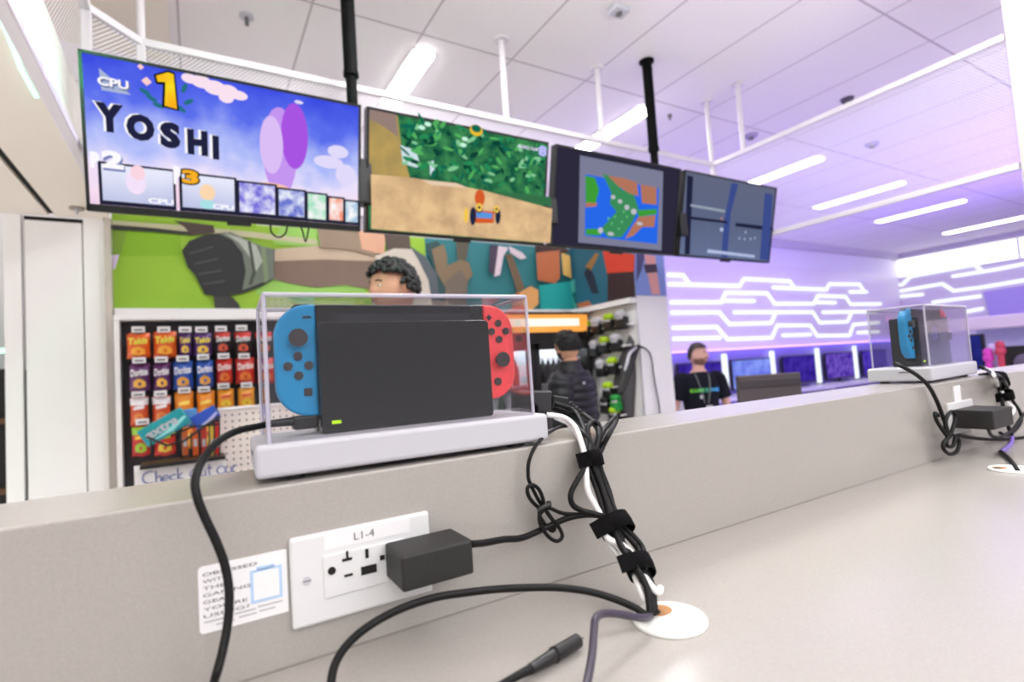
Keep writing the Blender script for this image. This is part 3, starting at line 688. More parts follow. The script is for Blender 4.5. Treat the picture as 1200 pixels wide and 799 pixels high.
# part on the angled face (plane X) and on the front face of the block
XB = 3.088; YB = 3.161
def mx_(pts, m, k): m0.face([PX(x, y, XB-.0015*k) for x, y in pts], m)
m0.face([(XB, 3.163, CZ+.535), (XB, 3.996, CZ+.526), (XB, 3.996, CZ+1.12), (XB, 3.163, CZ+1.12)], print_mat('blue_teal', (36, 98, 120)))
mx_([(676, 356), (690, 352), (694, 358), (680, 364)], print_mat('rust', (186, 106, 64)), 1)
mx_([(706, 294), (744, 298), (743, 322), (712, 322)], print_mat('red', (206, 62, 40)), 1)
mx_([(712, 320), (743, 318), (744, 348), (712, 356)], print_mat('maroon_black', (52, 30, 34)), 2)
mx_([(686, 312), (698, 296), (702, 298), (692, 318)], print_mat('wood_b', (156, 112, 60)), 1)
mx_([(684, 320), (690, 312), (696, 322), (702, 344), (694, 344)], print_mat('night', (34, 40, 60)), 1)
m0.face([(3.093, YB, CZ+.54), (3.447, YB, CZ+.54), (3.447, YB, CZ+1.1), (3.093, YB, CZ+1.1)], print_mat('periwinkle', (132, 152, 218)))
def my_(pts, m, k): m0.face([PY(x, y, YB-.0015*k) for x, y in pts], m)
my_([(746, 296), (756, 298), (752, 316), (746, 330)], print_mat('indigo', (74, 74, 120)), 1)
my_([(755, 298), (768, 300), (770, 320), (774, 345), (764, 345), (758, 318)], print_mat('salmon', (222, 160, 156)), 2)
my_([(754, 310), (769, 309), (771, 319), (757, 320)], print_mat('band', (70, 56, 76)), 3)
o = m0.build('wall_mural'); tag(o, 'large printed wall picture in green and teal above the snack shelf and drinks fridge', 'mural')

# ================================================================== SNACK RACK
YC = 4.0
rk = thing('snack_rack', 'white framed black recess rack of hanging crisp packets below the green mural', 'rack', (0, 3.97, 0))
b = B(); zt_ = CZ+.478
b.bb((-.424, 3.90, 0), (-.395, 3.99, zt_), M_panel, .004); b.bb((.60, 3.90, 0), (.66, 3.99, zt_), M_panel, .004)
b.bb((-.424, 3.895, zt_-.03), (.66, 3.99, zt_), M_panel, .004)
b.build('frame', rk)
B().bb((-.395, 3.985, .5), (.60, 3.998, zt_-.028), mat('rack_back', C(44, 40, 48), .6)).build('back_panel', rk)
M_bagmat = lambda n, c: mat('bag_'+n, C(*c), .3, var=.08, scale=40, spec=.7)
def tri_patch(b, cx, z, w_, h_, y, m):
    b.face([(cx-w_/2, y, z), (cx+w_/2, y, z+h_*.15), (cx+w_*.25, y, z+h_), (cx-w_*.3, y, z+h_*.8)], m)
BAGS = {'orange': ((232, 96, 24), (250, 170, 40), (226, 226, 70), 'Takis'), 'violet': ((84, 40, 120), (240, 200, 60), (250, 226, 60), 'Takis'), 'redblack': ((40, 30, 30), (214, 78, 44), (240, 236, 236), 'Doritos'),
        'purple': ((98, 44, 104), (240, 182, 70), (240, 236, 240), 'Doritos'), 'blue': ((36, 84, 176), (236, 168, 60), (244, 244, 250), 'Doritos'), 'red': ((206, 40, 34), (232, 122, 40), (244, 240, 236), 'Doritos'),
        'coral': ((212, 84, 44), (232, 132, 60), (240, 232, 236), None), 'amber': ((240, 142, 30), (250, 184, 60), (250, 210, 90), None), 'gold': ((236, 160, 50), (250, 216, 70), (214, 60, 40), None),
        'green': ((200, 44, 40), (150, 200, 50), (250, 196, 60), None), 'lime': ((200, 50, 40), (226, 196, 60), (150, 200, 60), None)}
def bag(kind, px0, py0, px1, py1, label, Y=3.90):
    c1, c2, c3, word = BAGS[kind]
    a, c = PY(px0, py0, Y), PY(px1, py1, Y); x0, x1, z1, z0 = a.x, c.x, a.z, c.z
    w_, h_ = x1-x0, z1-z0; cx, cz = (x0+x1)/2, (z0+z1)/2
    t = thing('chip_bag', label, 'bag of chips', (cx, Y, z0), 0, 'crisp packets on the snack rack')
    m1, m2, m3 = M_bagmat(kind, c1), M_bagmat(kind+'_patch', c2), M_bagmat(kind+'_ink', c3)
    n, k = 8, 10; vs = []; fs = []
    def sf(u, v): return .045*max(0, (1-abs(2*u-1)**2.4))**.6*max(0, (1-abs(2*v-1)**3))**.7
    for side in (-1, 1):
        for j in range(k+1):
            for i in range(n+1):
                u, v = i/n, j/k
                pinch = 1-.06*math.sin(math.pi*v)
                vs.append((cx+(u-.5)*w_*pinch, Y+side*sf(u, v)*(1 if side < 0 else .6), z0+v*h_+.004*math.sin(u*9)*(abs(2*v-1) > .95)))
    for s_ in (0, 1):
        o_ = s_*(n+1)*(k+1)
        for j in range(k):
            for i in range(n):
                q = [o_+j*(n+1)+i, o_+j*(n+1)+i+1, o_+(j+1)*(n+1)+i+1, o_+(j+1)*(n+1)+i]; fs.append(q)
    bb = B().add(vs, fs, m1, True)
    bb.build('pouch', t)
    # the printed picture and band lie on the bulged front
    def on(u, v): return (cx+(u-.5)*w_*(1-.06*math.sin(math.pi*v)), Y-sf(u, v)-.004, z0+v*h_)
    pb = B()
    U = [.2, .35, .5, .65, .8]; 
    for i in range(4):
        hi = [.36, .44, .46, .42, .34]
        pb.add([on(U[i], .12+.03*abs(i-2)), on(U[i+1], .12+.03*abs(i-1)), on(U[i+1], hi[i+1]), on(U[i], hi[i])], [[0, 1, 2, 3]], m2)
    pb.build('printed_picture', t)
    if kind in ('redblack', 'coral', 'green', 'lime'):
        pb = B()
        V = [.72, .86, .97]; mt = M_bagmat('red', (206, 40, 34)) if kind == 'redblack' else m2 if kind == 'green' else m3
        for j in range(2):
            for i in range(8): pb.add([on(i/8, V[j]), on((i+1)/8, V[j]), on((i+1)/8, V[j+1]), on(i/8, V[j+1])], [[0, 1, 2, 3]], mt)
        pb.build('printed_band', t)
    lb = B()
    if word: lettering(lb, word, (cx-w_*.40, Y-.053, z0+h_*.53), (w_*.8, 0, h_*.05), (0, 0, h_*.26), m3, .03, .1)
    else: lb.add([on(.2, .56), on(.5, .58), on(.8, .6), on(.8, .72), on(.5, .70), on(.2, .66)], [[0, 1, 4, 5], [1, 2, 3, 4]], m3)
    lb.build('lettering', t)
rows = [(('orange', 148, 391, 177, 420), ('orange', 179, 389, 208, 419), ('violet', 209, 391, 225, 417), ('violet', 226, 391, 249, 417), ('redblack', 251, 389, 271, 415), ('redblack', 274, 389, 295, 415), ('redblack', 298, 389, 320, 415)),
        (('purple', 151, 427, 177, 458), ('purple', 179, 426, 201, 457), ('blue', 202, 424, 227, 456), ('blue', 229, 423, 251, 454), ('red', 253, 421, 273, 450), ('red', 275, 420, 299, 449), ('red', 301, 420, 322, 449)),
        (('coral', 152, 466, 175, 498), ('coral', 178, 465, 201, 496), ('amber', 204, 460, 228, 494), ('amber', 230, 459, 253, 492), ('gold', 254, 457, 275, 478), ('gold', 278, 455, 299, 477)),
        (('green', 154, 500, 177, 533), ('lime', 180, 500, 207, 532), ('amber', 214, 500, 232, 524), ('gold', 236, 498, 255, 522))]
nm = {'orange': 'bright orange', 'violet': 'violet and yellow', 'redblack': 'black and red', 'purple': 'dark purple', 'blue': 'blue', 'red': 'red', 'coral': 'orange-red', 'amber': 'plain amber', 'gold': 'yellow-gold', 'green': 'red and green', 'lime': 'red and lime-yellow'}
rn = ['top row', 'second row', 'third row', 'lowest row']
for r, row in enumerate(rows):
    seen = {}
    for kind, *q in row:
        n_ = sum(1 for a in row if a[0] == kind); seen[kind] = seen.get(kind, 0)+1
        pos = '' if n_ == 1 else (' left of the pair' if n_ == 2 and seen[kind] == 1 else ' right of the pair' if n_ == 2 else [' leftmost of three', ' middle of three', ' rightmost of three'][seen[kind]-1])
        bag(kind, *q, nm[kind]+' chip packet in the '+rn[r]+' of the rack'+(','+pos if pos else ''))
tags_px = [(162, 386), (192, 386), (217, 386), (236, 386), (259, 385), (283, 384), (163, 422), (189, 421), (214, 420), (238, 418), (262, 417), (286, 417), (162, 462), (188, 461), (216, 457), (239, 456), (262, 452), (289, 451), (167, 494)]
for x, y in tags_px:
    a = PY(x, y, 3.86)
    b = B().bb((a.x-.033, 3.858, a.z-.018), (a.x+.033, 3.862, a.z+.018), M_paper, .001); b.bb((a.x-.022, 3.856, a.z-.008), (a.x+.022, 3.858, a.z+.002), M_greyink)
    b.build('price_tag', rk); B().cyl((a.x, 3.86, a.z), (a.x, 3.99, a.z+.01), .003, M_metal, seg=6).build('hook', rk)

# pegboard side unit in front, with basket and sign
YP = 3.45
pg = thing('pegboard_stand', 'white perforated board stand in front of the right part of the snack rack', 'pegboard', (.5, YP, 0))
a, c = PY(256.5, 478, YP), PY(352, 470, YP)
pb_ = mat('pegboard', C(232, 222, 216), .6)
B().bb((a.x, YP, 0), (c.x+.25, YP+.03, a.z-.012), pb_).build('board', pg)
B().bb((a.x-.006, YP-.012, a.z-.014), (c.x+.25, YP+.04, a.z), M_panel, .003).build('top_cap', pg)
b = B()
for i in range(16):
    for j in range(11):
        x, z = a.x+.03+i*.036, a.z-.045-j*.036
        b.cyl((x, YP-.0008, z), (x, YP+.0005, z), .0055, M_hole, seg=8)
b.build('peg_holes', pg)
# wire basket shelf, black
a, c = PY(166, 540, 3.40), PY(261, 534, 3.40)
bk = thing('wire_basket', 'black wire basket shelf holding gum packets, left of the white pegboard', 'basket', ((a.x+c.x)/2, 3.40, c.z))
B().bb((a.x, 3.28, c.z-.008), (c.x+.01, 3.46, c.z+.012), M_black, .002).build('shelf_plate', bk)
top = [PY(*p, 3.33) for p in ((175, 519), (197, 524), (205, 507), (257, 484))]
b = B().tube([PY(172, 512, 3.33), PY(196, 522, 3.30), PY(215, 517, 3.30), PY(257, 487, 3.33)], .006, M_black, smooth=False); b.tube([PY(200, 511, 3.34), PY(225, 500, 3.32), PY(258, 497, 3.33)], .005, M_black, smooth=False)
b.build('rim', bk)
for x, y0, y1 in ((177, 515, 538), (212, 508, 537), (224, 507, 536), (234, 503, 535), (245, 498, 535), (257, 488, 534), (251, 494, 534)):
    B().tube([PY(x, y0, 3.32), PY(x+.5, y1, 3.32)], .004, M_black, smooth=False).build('wire', bk)
def gum(px, py, wpx, hpx, ang, cols, word, label, Y=3.37):
    c = PY(px, py, Y); k = (Y/ray(px, py).y)/FPX; w_, h_ = wpx*k, hpx*k
    t = thing('gum_packet', label, 'gum packet', (c.x, c.y, c.z), 0, 'gum packets in the basket')
    R = Matrix.Rotation(-ang, 4, 'Y'); F = Matrix.Translation(c) @ R
    bb = B(); bb.box((0, 0, 0), (w_, .03, h_), M_bagmat(cols[0], cols[1]), .006); bb.v = [F @ v for v in bb.v]; bb.build('box', t)
    b2 = B()
    b2.face([(-w_/2*.95, -.0156, -h_*.32), (w_/2*.2, -.0156, -h_*.40), (w_/2*.95, -.0156, -h_*.1), (w_/2*.9, -.0156, h_*.02), (0, -.0156, -h_*.2)], M_bagmat(cols[2], cols[3]))
    if word: lettering(b2, word, (-w_*.42, -.0162, -h_*.18), (w_*.72, 0, 0), (0, 0, h_*.42), M_white, .03, .15)
    b2.v = [F @ v for v in b2.v]; b2.build('lettering', t)
gum(193, 500, 50, 22, .52, ('teal', (20, 150, 160), 'aqua', (150, 226, 226)), 'extra', 'large teal gum packet tilted at the left of the basket')
gum(217, 490, 26, 20, .1, ('skyblue', (86, 150, 214), 'pale', (206, 226, 246)), None, 'light blue gum packet behind the teal one', 3.42)
gum(241, 489, 28, 17, .5, ('cobalt', (40, 84, 190), 'lavender', (190, 190, 236)), None, 'dark blue gum packet at the right of the basket', 3.40)
for k, (px, col, lbn) in enumerate(((217, (206, 96, 40), 'rust'), (229, (240, 140, 50), 'orange'), (239, (196, 200, 60), 'lime'), (249, (220, 190, 60), 'yellow'), (254, (200, 60, 50), 'red'))):
    p0, p1 = PY(px-4, 503+(-2*k), 3.42), PY(px+4, 533, 3.42)
    t = thing('candy_pack', lbn+' candy pack standing upright in the basket', 'candy', ((p0.x+p1.x)/2, 3.42, p1.z), 0, 'candy packs in the basket')
    B().bb((p0.x, 3.405, p1.z), (p1.x, 3.435, p0.z), M_bagmat(lbn, col), .004).build('wrapper', t)
    B().bb((p0.x+.006, 3.402, p1.z+.05), (p1.x-.006, 3.404, p1.z+.09), M_white).build('printed_band', t)
# handwritten sign
a, c = PY(157, 545, 3.36), PY(266, 573, 3.36)
sg = thing('paper_sign', 'white handwritten paper sign below the wire basket', 'sign', ((a.x+c.x)/2, 3.36, c.z))
z1 = PY(200, 541, 3.36).z
B().bb((a.x, 3.358, z1-.30), (c.x, 3.362, z1), M_paper).build('sheet', sg)
b = B(); M_pen = mat('blue_pen', C(98, 112, 170), .7)
k_ = c.x-a.x
def pen(strokes, x0, s):
    for st in strokes: b.tube([(xq+(x0-xq)*KX+x*s, 3.356, z1-.098+z*s) for x, z in st], .0032, M_pen, seg=5, sub=4)
S_ = .068; KX = .76
arc = lambda cx, cz, r, a0, a1, n=8: [(cx+r*math.cos(math.radians(a0+(a1-a0)*i/n)), cz+r*math.sin(math.radians(a0+(a1-a0)*i/n))) for i in range(n+1)]
xq = a.x+.035
pen([arc(.45, .45, .45, 60, 300)], xq, S_); pen([[(0, .9), (0, 0)], [(0, .3), (.15, .45), (.3, .4), (.32, 0)]], xq+.075, S_)
pen([arc(.22, .22, .22, 0, 300)+[], [(0, .22), (.44, .22)]], xq+.112, S_); pen([arc(.22, .22, .22, 50, 310)], xq+.158, S_); pen([[(0, .9), (0, 0)], [(.3, .5), (0, .2), (.35, 0)]], xq+.202, S_)
pen([arc(.3, .3, .3, 0, 360)], xq+.275, S_); pen([[(0, .5), (0, .1), (.2, 0), (.35, .1), (.35, .5)], [(.35, .2), (.4, 0)]], xq+.335, S_); pen([[(.15, .9), (.15, .1), (.3, 0)], [(0, .6), (.35, .6)]], xq+.378, S_)
pen([arc(.3, .3, .3, 0, 360)], xq+.44, S_); pen([[(0, .5), (0, .1), (.2, 0), (.35, .1), (.35, .5)], [(.35, .2), (.4, 0)]], xq+.497, S_); pen([[(0, .5), (0, 0)], [(0, .3), (.15, .5), (.35, .5)]], xq+.54, S_)
b.build('handwriting', sg)

# dark display shelf at the far left edge
ds = thing('dark_display_shelf', 'dark shelving with a green glow at the far left edge, left of the white panels', 'shelf', (-1.4, 4.3, 0))
B().bb((-2.2, 4.2, 0), (-.93, 4.5, CZ+.2), M_black).build('cabinet', ds)
for z in (.5, .9, 1.3): B().bb((-2.2, 4.12, z), (-.93, 4.2, z+.03), mat('shelf_wood', C(110, 74, 50), .6)).build('shelf_board', ds)
B().bb((-2.2, 4.3, CZ+.3), (-.93, 4.32, CZ+.33), M_ledgreen).build('light_tube', ds)

# ================================================================== DRINKS FRIDGE
fr = thing('drinks_fridge', 'black two-door drinks fridge with glowing orange header, in front of the customer', 'fridge', (2.42, 3.9, 0))
fx0, fx1 = 1.78, 3.02; zf1 = CZ+.475; zh0 = CZ+.300
b = B()
b.bb((fx0, 3.72, 0), (fx0+.04, 3.98, zf1), M_black); b.bb((fx1-.04, 3.72, 0), (fx1, 3.98, zf1), M_black); b.bb((fx0, 3.72, zf1-.02), (fx1, 3.98, zf1), M_black)
b.bb((fx0, 3.94, 0), (fx1, 3.98, zf1), mat('fridge_liner', C(230, 235, 240), .4)); b.bb((fx0, 3.72, 0), (fx1, 3.98, .25), M_black); b.bb((fx0, 3.70, zh0-.09), (fx1, 3.98, zh0), M_black)
b.build('body', fr)
hd = B().bb((fx0+.02, 3.69, zh0+.005), (fx1-.02, 3.93, zf1-.025), emit('header_orange', C(255, 160, 62), 1.1, col2=C(255, 176, 90), scale=2)); hd.build('header_sign', fr)
B().bb((2.05, 3.685, zh0+.05), (fx1-.12, 3.689, zh0+.115), emit('header_glow', C(255, 246, 224), 1.25)).build('header_band', fr)
for x0, x1 in ((fx0, 2.40), (2.40, fx1)):
    d = B()
    d.bb((x0+.005, 3.68, .25), (x0+.06, 3.72, zh0-.09), M_black, .004); d.bb((x1-.06, 3.68, .25), (x1-.005, 3.72, zh0-.09), M_black, .004)
    d.bb((x0, 3.68, zh0-.15), (x1, 3.72, zh0-.088), M_black, .004); d.bb((x0, 3.68, .25), (x1, 3.72, .33), M_black)
    dd = d.build('door', fr); B().bb((x0+.06, 3.70, .33), (x1-.06, 3.705, zh0-.15), M_clear).build('glass', dd)
for z in (.42, .72, 1.0, 1.27): B().bb((fx0+.04, 3.75, z), (fx1-.04, 3.94, z+.012), M_white).build('shelf', fr)
B().bb((fx0+.05, 3.80, zh0-.125), (fx1-.05, 3.84, zh0-.1), emit('fridge_tube', (.9, .97, 1, 1), 15)).build('light_tube', fr)
btl_cols = [(30, 26, 26), (226, 230, 240), (190, 210, 60), (40, 90, 60), (150, 40, 40)]
_tpl = None
def bottle(x, y, z, col, label):
    t = thing('drink_bottle', label, 'bottle', (x, y, z), 0, 'bottles in the drinks fridge')
    m = mat('bottle_%d_%d_%d' % col, C(*col), .2, var=.03)
    b = B(); prof = [(.0, .001), (.03, .0), (.032, .01), (.032, .13), (.026, .155), (.013, .185), (.012, .2)]
    b.loft([[Vector((x+r*math.cos(2*math.pi*k/12), y+r*math.sin(2*math.pi*k/12), z+h)) for k in range(12)] for r, h in prof], m)
    b.build('body', t); B().cyl((x, y, z+.2), (x, y, z+.222), .0145, M_white, seg=10).build('cap', t)
bn = ['dark', 'clear white', 'lime-yellow', 'green', 'red']
for zi, z in enumerate((.732, 1.012, 1.282)):
    for k in range(9):
        x = 2.50+k*.056
        if x > 2.98: continue
        ci = (0 if zi == 2 else [2, 2, 1, 3, 4][(k+zi) % 5] if zi == 1 else [1, 2][k % 2])
        bottle(x, 3.79, z, btl_cols[ci], bn[ci]+' bottle on the '+('lower', 'middle', 'upper')[zi]+' shelf, right fridge door, '+('first second third fourth fifth sixth seventh eighth ninth'.split()[k])+' from the left')
    for k in range(6):
        x = 1.90+k*.075
        ci = [1, 4, 2, 1, 3, 1][(k+zi) % 6]
        bottle(x, 3.79, z, btl_cols[ci], bn[ci]+' bottle on the '+('lower', 'middle', 'upper')[zi]+' shelf, left fridge door, '+('first second third fourth fifth sixth'.split()[k])+' from the left')

# ================================================================== ACCESSORY WALL
XA = 3.075
aw = thing('accessory_display', 'white angled display panel of hanging game accessories right of the customer', 'display', (3.05, 3.5, 0))
b = B()
def pa(x, y): q = PX(x, y, XA); return (q.x, q.y, q.z)
P0 = [pa(674, 366), pa(744, 352), pa(738, 392), pa(716, 432), pa(706, 452), pa(676, 500)]
b.face([(XA, 3.165, .02), (XA, 3.99, .02), (XA, 3.99, CZ+.478), (XA, 3.165, CZ+.478)], M_panel)
b.build('back_panel', aw)
B().face([(x-.004, y, z) for x, y, z in [pa(738, 392), pa(744, 400), pa(746, 440), pa(740, 560), pa(712, 560), pa(712, 490), pa(722, 430)]], mat('charcoal_panel', C(92, 88, 94), .6)).build('side_panel', aw)
for y0, x0, y1, x1 in ((389, 686, 379, 742), (413, 692, 404, 738), (436, 698, 430, 726), (458, 704, 453, 722), (492, 704, 486, 732)):
    q0, q1 = PX(x0, y0, XA-.03), PX(x1, y1, XA-.03)
    B().beam(q0, q1, .05, .012, M_panel, .002).build('shelf', aw)
M_lime = mat('lime_plastic', C(176, 214, 20), .4); M_gtin = mat('green_tin', C(30, 150, 60), .35)
def accessory(px, py, cap, label, s=1.0, body=M_black):
    c = PX(px, py, XA-.06)
    t = thing('game_accessory', label, 'accessory', (c.x, c.y, c.z), 0, 'accessories on the angled display')
    w_ = .105*s
    b = B(); b.box((c.x, c.y, c.z-.03), (.07, w_, .10*s), body, .018); b.build('black_body', t)
    b = B(); b.ball((c.x-.005, c.y, c.z+.04*s), (.045, w_*.52, .034*s), cap); b.build('top_cap', t)
    b = B(); b.box((c.x-.03, c.y-.01, c.z+.008*s), (.012, w_*.7, .022), M_white, .004); b.build('white_clip', t)
for a in [(687, 385, M_lime, 'black accessory with lime cap at the left end of the top display row'), (700, 382, M_white, 'black accessory with white cap, second in the top display row'),
          (714, 377, M_lime, 'black accessory with lime cap, third in the top display row'), (728, 374, M_white, 'black accessory with white cap at the right end of the top display row', 1.1),
          (697, 408, M_white, 'black accessory with white cap at the left of the second display row'), (709, 404, M_lime, 'black accessory with lime cap in the middle of the second display row'), (722, 401, M_white, 'black accessory with white cap at the right of the second display row'),
          (705, 431, M_white, 'black accessory with white cap in the third display row'), (718, 428, M_lime, 'black accessory with lime cap in the third display row'),
          (713, 457, M_lime, 'black accessory with lime cap in the fourth display row'), (722, 471, M_gtin, 'green tin-like accessory in the fourth display row', .9, M_gtin), (710, 474, M_black, 'all-black accessory left of the green tin'),
          (721, 486, M_lime, 'black accessory with lime cap in the lowest display row')]: accessory(*a)
t = thing('hanging_headset', 'black hanging strap gadget with a white stripe at the display corner', 'gadget', tuple(PY(740, 420, 3.13)))
B().tube([PY(749, 405, 3.13), PY(744, 412, 3.13), PY(738, 430, 3.12), PY(733, 448, 3.12), PY(728, 462, 3.12)], [.018, .03, .034, .028, .012], M_black).build('strap', t)
B().tube([PY(746, 407, 3.10), PY(738, 414, 3.09), PY(735, 424, 3.085), PY(732, 434, 3.085)], [.008, .012, .013, .01], M_white).build('white_stripe', t)
o = B().tube([PY(748, 405, 3.15), PY(757, 409, 3.14), PY(763, 418, 3.14), PY(766, 440, 3.14), PY(770, 462, 3.14), PY(773, 482, 3.14), PY(773, 520, 3.14)], .006, M_rubber, seg=6).build('hanging_cable')
tag(o, 'thin dark cord hanging on the white block beside the accessory display', 'cord')

# ================================================================== DEMO MONITORS UNDER THE LIGHT WALL
YD = 6.15
dk_ = thing('demo_desk', 'long white desk below the light wall carrying the demo monitors', 'desk', (10.8, 5.9, 0))
B().bb((6.6, 5.6, .68), (14.6, 6.195, .73), M_panel, .004).build('desktop', dk_)
struct(B().bb((6.6, 6.2, 0), (14.6, 6.248, CZ+.1), mat('violet_backboard', C(150, 140, 210), .5)), 'trim_5')
for x in (6.7, 10.5, 14.4): B().bb((x-.03, 5.65, 0), (x+.03, 6.2, .68), M_panel).build('leg', dk_)
scr = [emit('demo_a', C(96, 110, 226), 1, scale=5, col2=C(140, 160, 250)), emit('demo_b', C(44, 26, 130), 1, scale=6, col2=C(70, 48, 170)), emit('demo_c', C(60, 34, 150), 1, scale=9, col2=C(120, 90, 200)), emit('demo_d', C(52, 30, 150), 1, scale=7, col2=C(90, 66, 190))]
def monitor(x0, x1, z0, z1, Y, sm, label, nm='demo_monitor'):
    cx = (x0+x1)/2
    t = thing(nm, label, 'monitor', (cx, Y, .73), 0, 'monitors on the demo desk')
    B().bb((x0, Y-.02, z0), (x1, Y+.02, z1), M_bezel, .006).build('frame', t)
    B().bb((x0+.02, Y-.024, z0+.03), (x1-.02, Y-.019, z1-.02), sm).build('screen', t)
    B().bb((cx-.04, Y+.012, .74), (cx+.04, Y+.03, z0+.1), M_black).build('stand_neck', t); B().bb((cx-.16, Y-.1, .731), (cx+.16, Y+.06, .745), M_black, .004).build('stand_foot', t)
for k, (x0, x1, lb) in enumerate(((6.75, 7.84, 'blue monitor behind the employee, leftmost on the demo desk'), (8.11, 9.24, 'light blue monitor just right of the employee'), (9.62, 10.72, 'dark violet monitor, third along the demo desk'), (11.09, 12.18, 'speckled violet monitor, fourth along the demo desk'), (12.54, 13.62, 'violet monitor behind the far console case'))):
    monitor(x0, x1, .79, CZ-.078, YD-.05, scr[[1, 0, 1, 2, 3][k]], lb)
for k, x in enumerate((7.98, 9.36, 10.88, 12.33)):
    t = thing('light_bar', 'upright glowing light bar '+('behind the employee', 'between the light blue and dark violet monitors', 'between the third and fourth monitors', 'left of the far console case')[k], 'light bar', (x, YD, .73), 0, 'upright light bars on the demo desk')
    B().cyl((x, YD-.03, .735), (x, YD-.03, .75), .08, M_black).build('foot', t)
    B().box((x, YD-.03, .95+.15), (.12, .05, .72), M_led, .02).build('tube', t)
# purple glow line along the desk back
t = thing('purple_light_line', 'purple glowing light line along the top of the monitor desk board', 'light strip', (10.5, 6.18, CZ+.1))
B().bb((6.7, 6.16, CZ+.105), (14.5, 6.19, CZ+.125), emit('purple_line', (.30, .18, 1, 1), 6)).build('tube', t)
# point of sale screen seen from behind, and things on the right
a, c = PD(864, 470, 3.3), PD(938, 443, 3.3)
t = thing('service_monitor', 'dark brown back of a screen standing just behind the counter ledge', 'monitor', ((a.x+c.x)/2, a.y, 1.0))
mid = (PD(864, 458, 3.3)+PD(938, 455, 3.3))/2
dirx = (PD(938, 455, 3.3)-PD(864, 458, 3.3)); wid = dirx.length; ang = math.atan2(dirx.y, dirx.x)
Rz = Matrix.Rotation(ang, 3, 'Z')
M_tau = mat('umber_plastic', C(66, 56, 60), .5)
b = B(); zt0 = CZ-.14; cx_, cy_ = mid.x, mid.y
b.box((cx_, cy_, zt0-.14), (wid, .04, .30), M_tau, .008, Rz); b.build('housing', t)
B().box((cx_, cy_, zt0-.045), (wid*.97, .05, .05), mat('umber_plastic_dark', C(48, 40, 46), .5), .004, Rz).build('rear_ridge', t)
B().cyl((cx_, cy_, .95), (cx_, cy_, zt0-.2), .03, M_black).build('stand_neck', t)
t = thing('service_desk', 'low white desk carrying the dark screen behind the counter', 'desk', (cx_, cy_, 0))
B().bb((cx_-.7, cy_-.3, .90), (cx_+.7, cy_+.3, .95), M_panel, .004).build('desktop', t); B().bb((cx_-.65, cy_-.25, 0), (cx_+.65, cy_+.25, .9), M_panel).build('pedestal', t)

# bar unit at the right edge (runs along Y)
XR = 7.6
zb_a, zb_b = PX(1150, 386, XR).z, PX(1150, 371, XR).z
t = thing('side_bar', 'pale pink edged shelf unit running toward the right edge behind the far console case', 'shelf unit', (XR, 1.5, 0))
y0 = PX(1128, 380, XR).y
B().bb((XR, -1.5, zb_a), (XR+.5, y0, zb_b), mat('pale_pink_edge', C(238, 222, 236), .4), .01).build('top_shelf', t)
B().bb((XR+.35, -1.5, 0), (XR+.5, y0, zb_a), mat('lilac_panel', C(206, 206, 244), .5)).build('back_panel', t)
B().bb((XR-.4, -1.5, 0), (XR+.35, y0, CZ-.40), M_paint, .01).build('base', t)
nq = [PX(x, y, XW-.06) for x, y in ((1152, 342), (1215, 332), (1215, 372), (1160, 372))]
B().add([(p.x, p.y, p.z) for p in nq]+[(p.x+.07, p.y, p.z) for p in nq], [[0, 1, 2, 3], [0, 1, 5, 4], [0, 3, 7, 4], [1, 2, 6, 5], [3, 2, 6, 7]], mat('violet_recess', C(196, 180, 236), .6)).build('wall_niche')
tag(COL.objects[-1], 'violet recessed niche in the right light wall above the pink edged shelf', 'niche')
zs_ = CZ-.40
def rbox(nm, px0, py0, px1, py1, X, m, label, cat, extra=None):
    a, c = PX(px0, py0, X), PX(px1, py1, X); c.z = zs_+.001
    t = thing(nm, label, cat, (X, (a.y+c.y)/2, min(a.z, c.z)))
    B().bb((X, a.y, a.z), (X+.08, c.y, c.z), m, .01).build('housing', t)
    if extra: extra(t, a, c, X)
    return t
def scr_(t, a, c, X): B().bb((X-.006, a.y-.02, a.z-.02), (X+.001, c.y+.02, c.z+.04), emit('navy_screen', C(36, 40, 120), 1, scale=8, var=.2)).build('screen', t)
rbox('navy_monitor', 1134, 392, 1155, 428, 7.45, M_black, 'navy blue monitor on the side bar right of the far console case', 'monitor', scr_)
def rad_(t, a, c, X):
    my = (a.y+c.y)/2; mz = (a.z+c.z)/2
    B().ball((X-.01, my-.05, mz-.02), (.03, .09, .09), mat('grey_disc', C(110, 96, 120), .4)).build('speaker_cone', t)
rbox('black_speaker', 1172, 406, 1215, 424, 7.3, M_black, 'long black box with a grey disc on the side bar at the right edge', 'speaker', rad_)
rg = random.Random(5)
for k, (px, py, colr, nmc) in enumerate(((1158, 416, (226, 70, 190), 'magenta'), (1164, 411, (236, 226, 244), 'white'), (1167, 420, (240, 120, 180), 'pink'), (1172, 408, (210, 70, 90), 'red'), (1161, 425, (150, 90, 226), 'violet'))):
    p = PX(px, py, 7.30+.11*(k % 3))
    t = thing('toy_figure', 'small '+nmc+' trinket in the cluster left of the black box on the side bar', 'trinket', tuple(p), 0, 'trinkets on the side bar')
    m = mat('trinket_'+nmc, C(*colr), .4)
    B().ball((p.x, p.y, p.z+.03), (.04, .045, .05), m, u=12, v=8).ball((p.x, p.y, p.z-.03), (.045, .05, .05), m, u=12, v=8).cyl((p.x, p.y, zs_+.001), (p.x, p.y, p.z-.03), .03, m, seg=12).build('body', t)

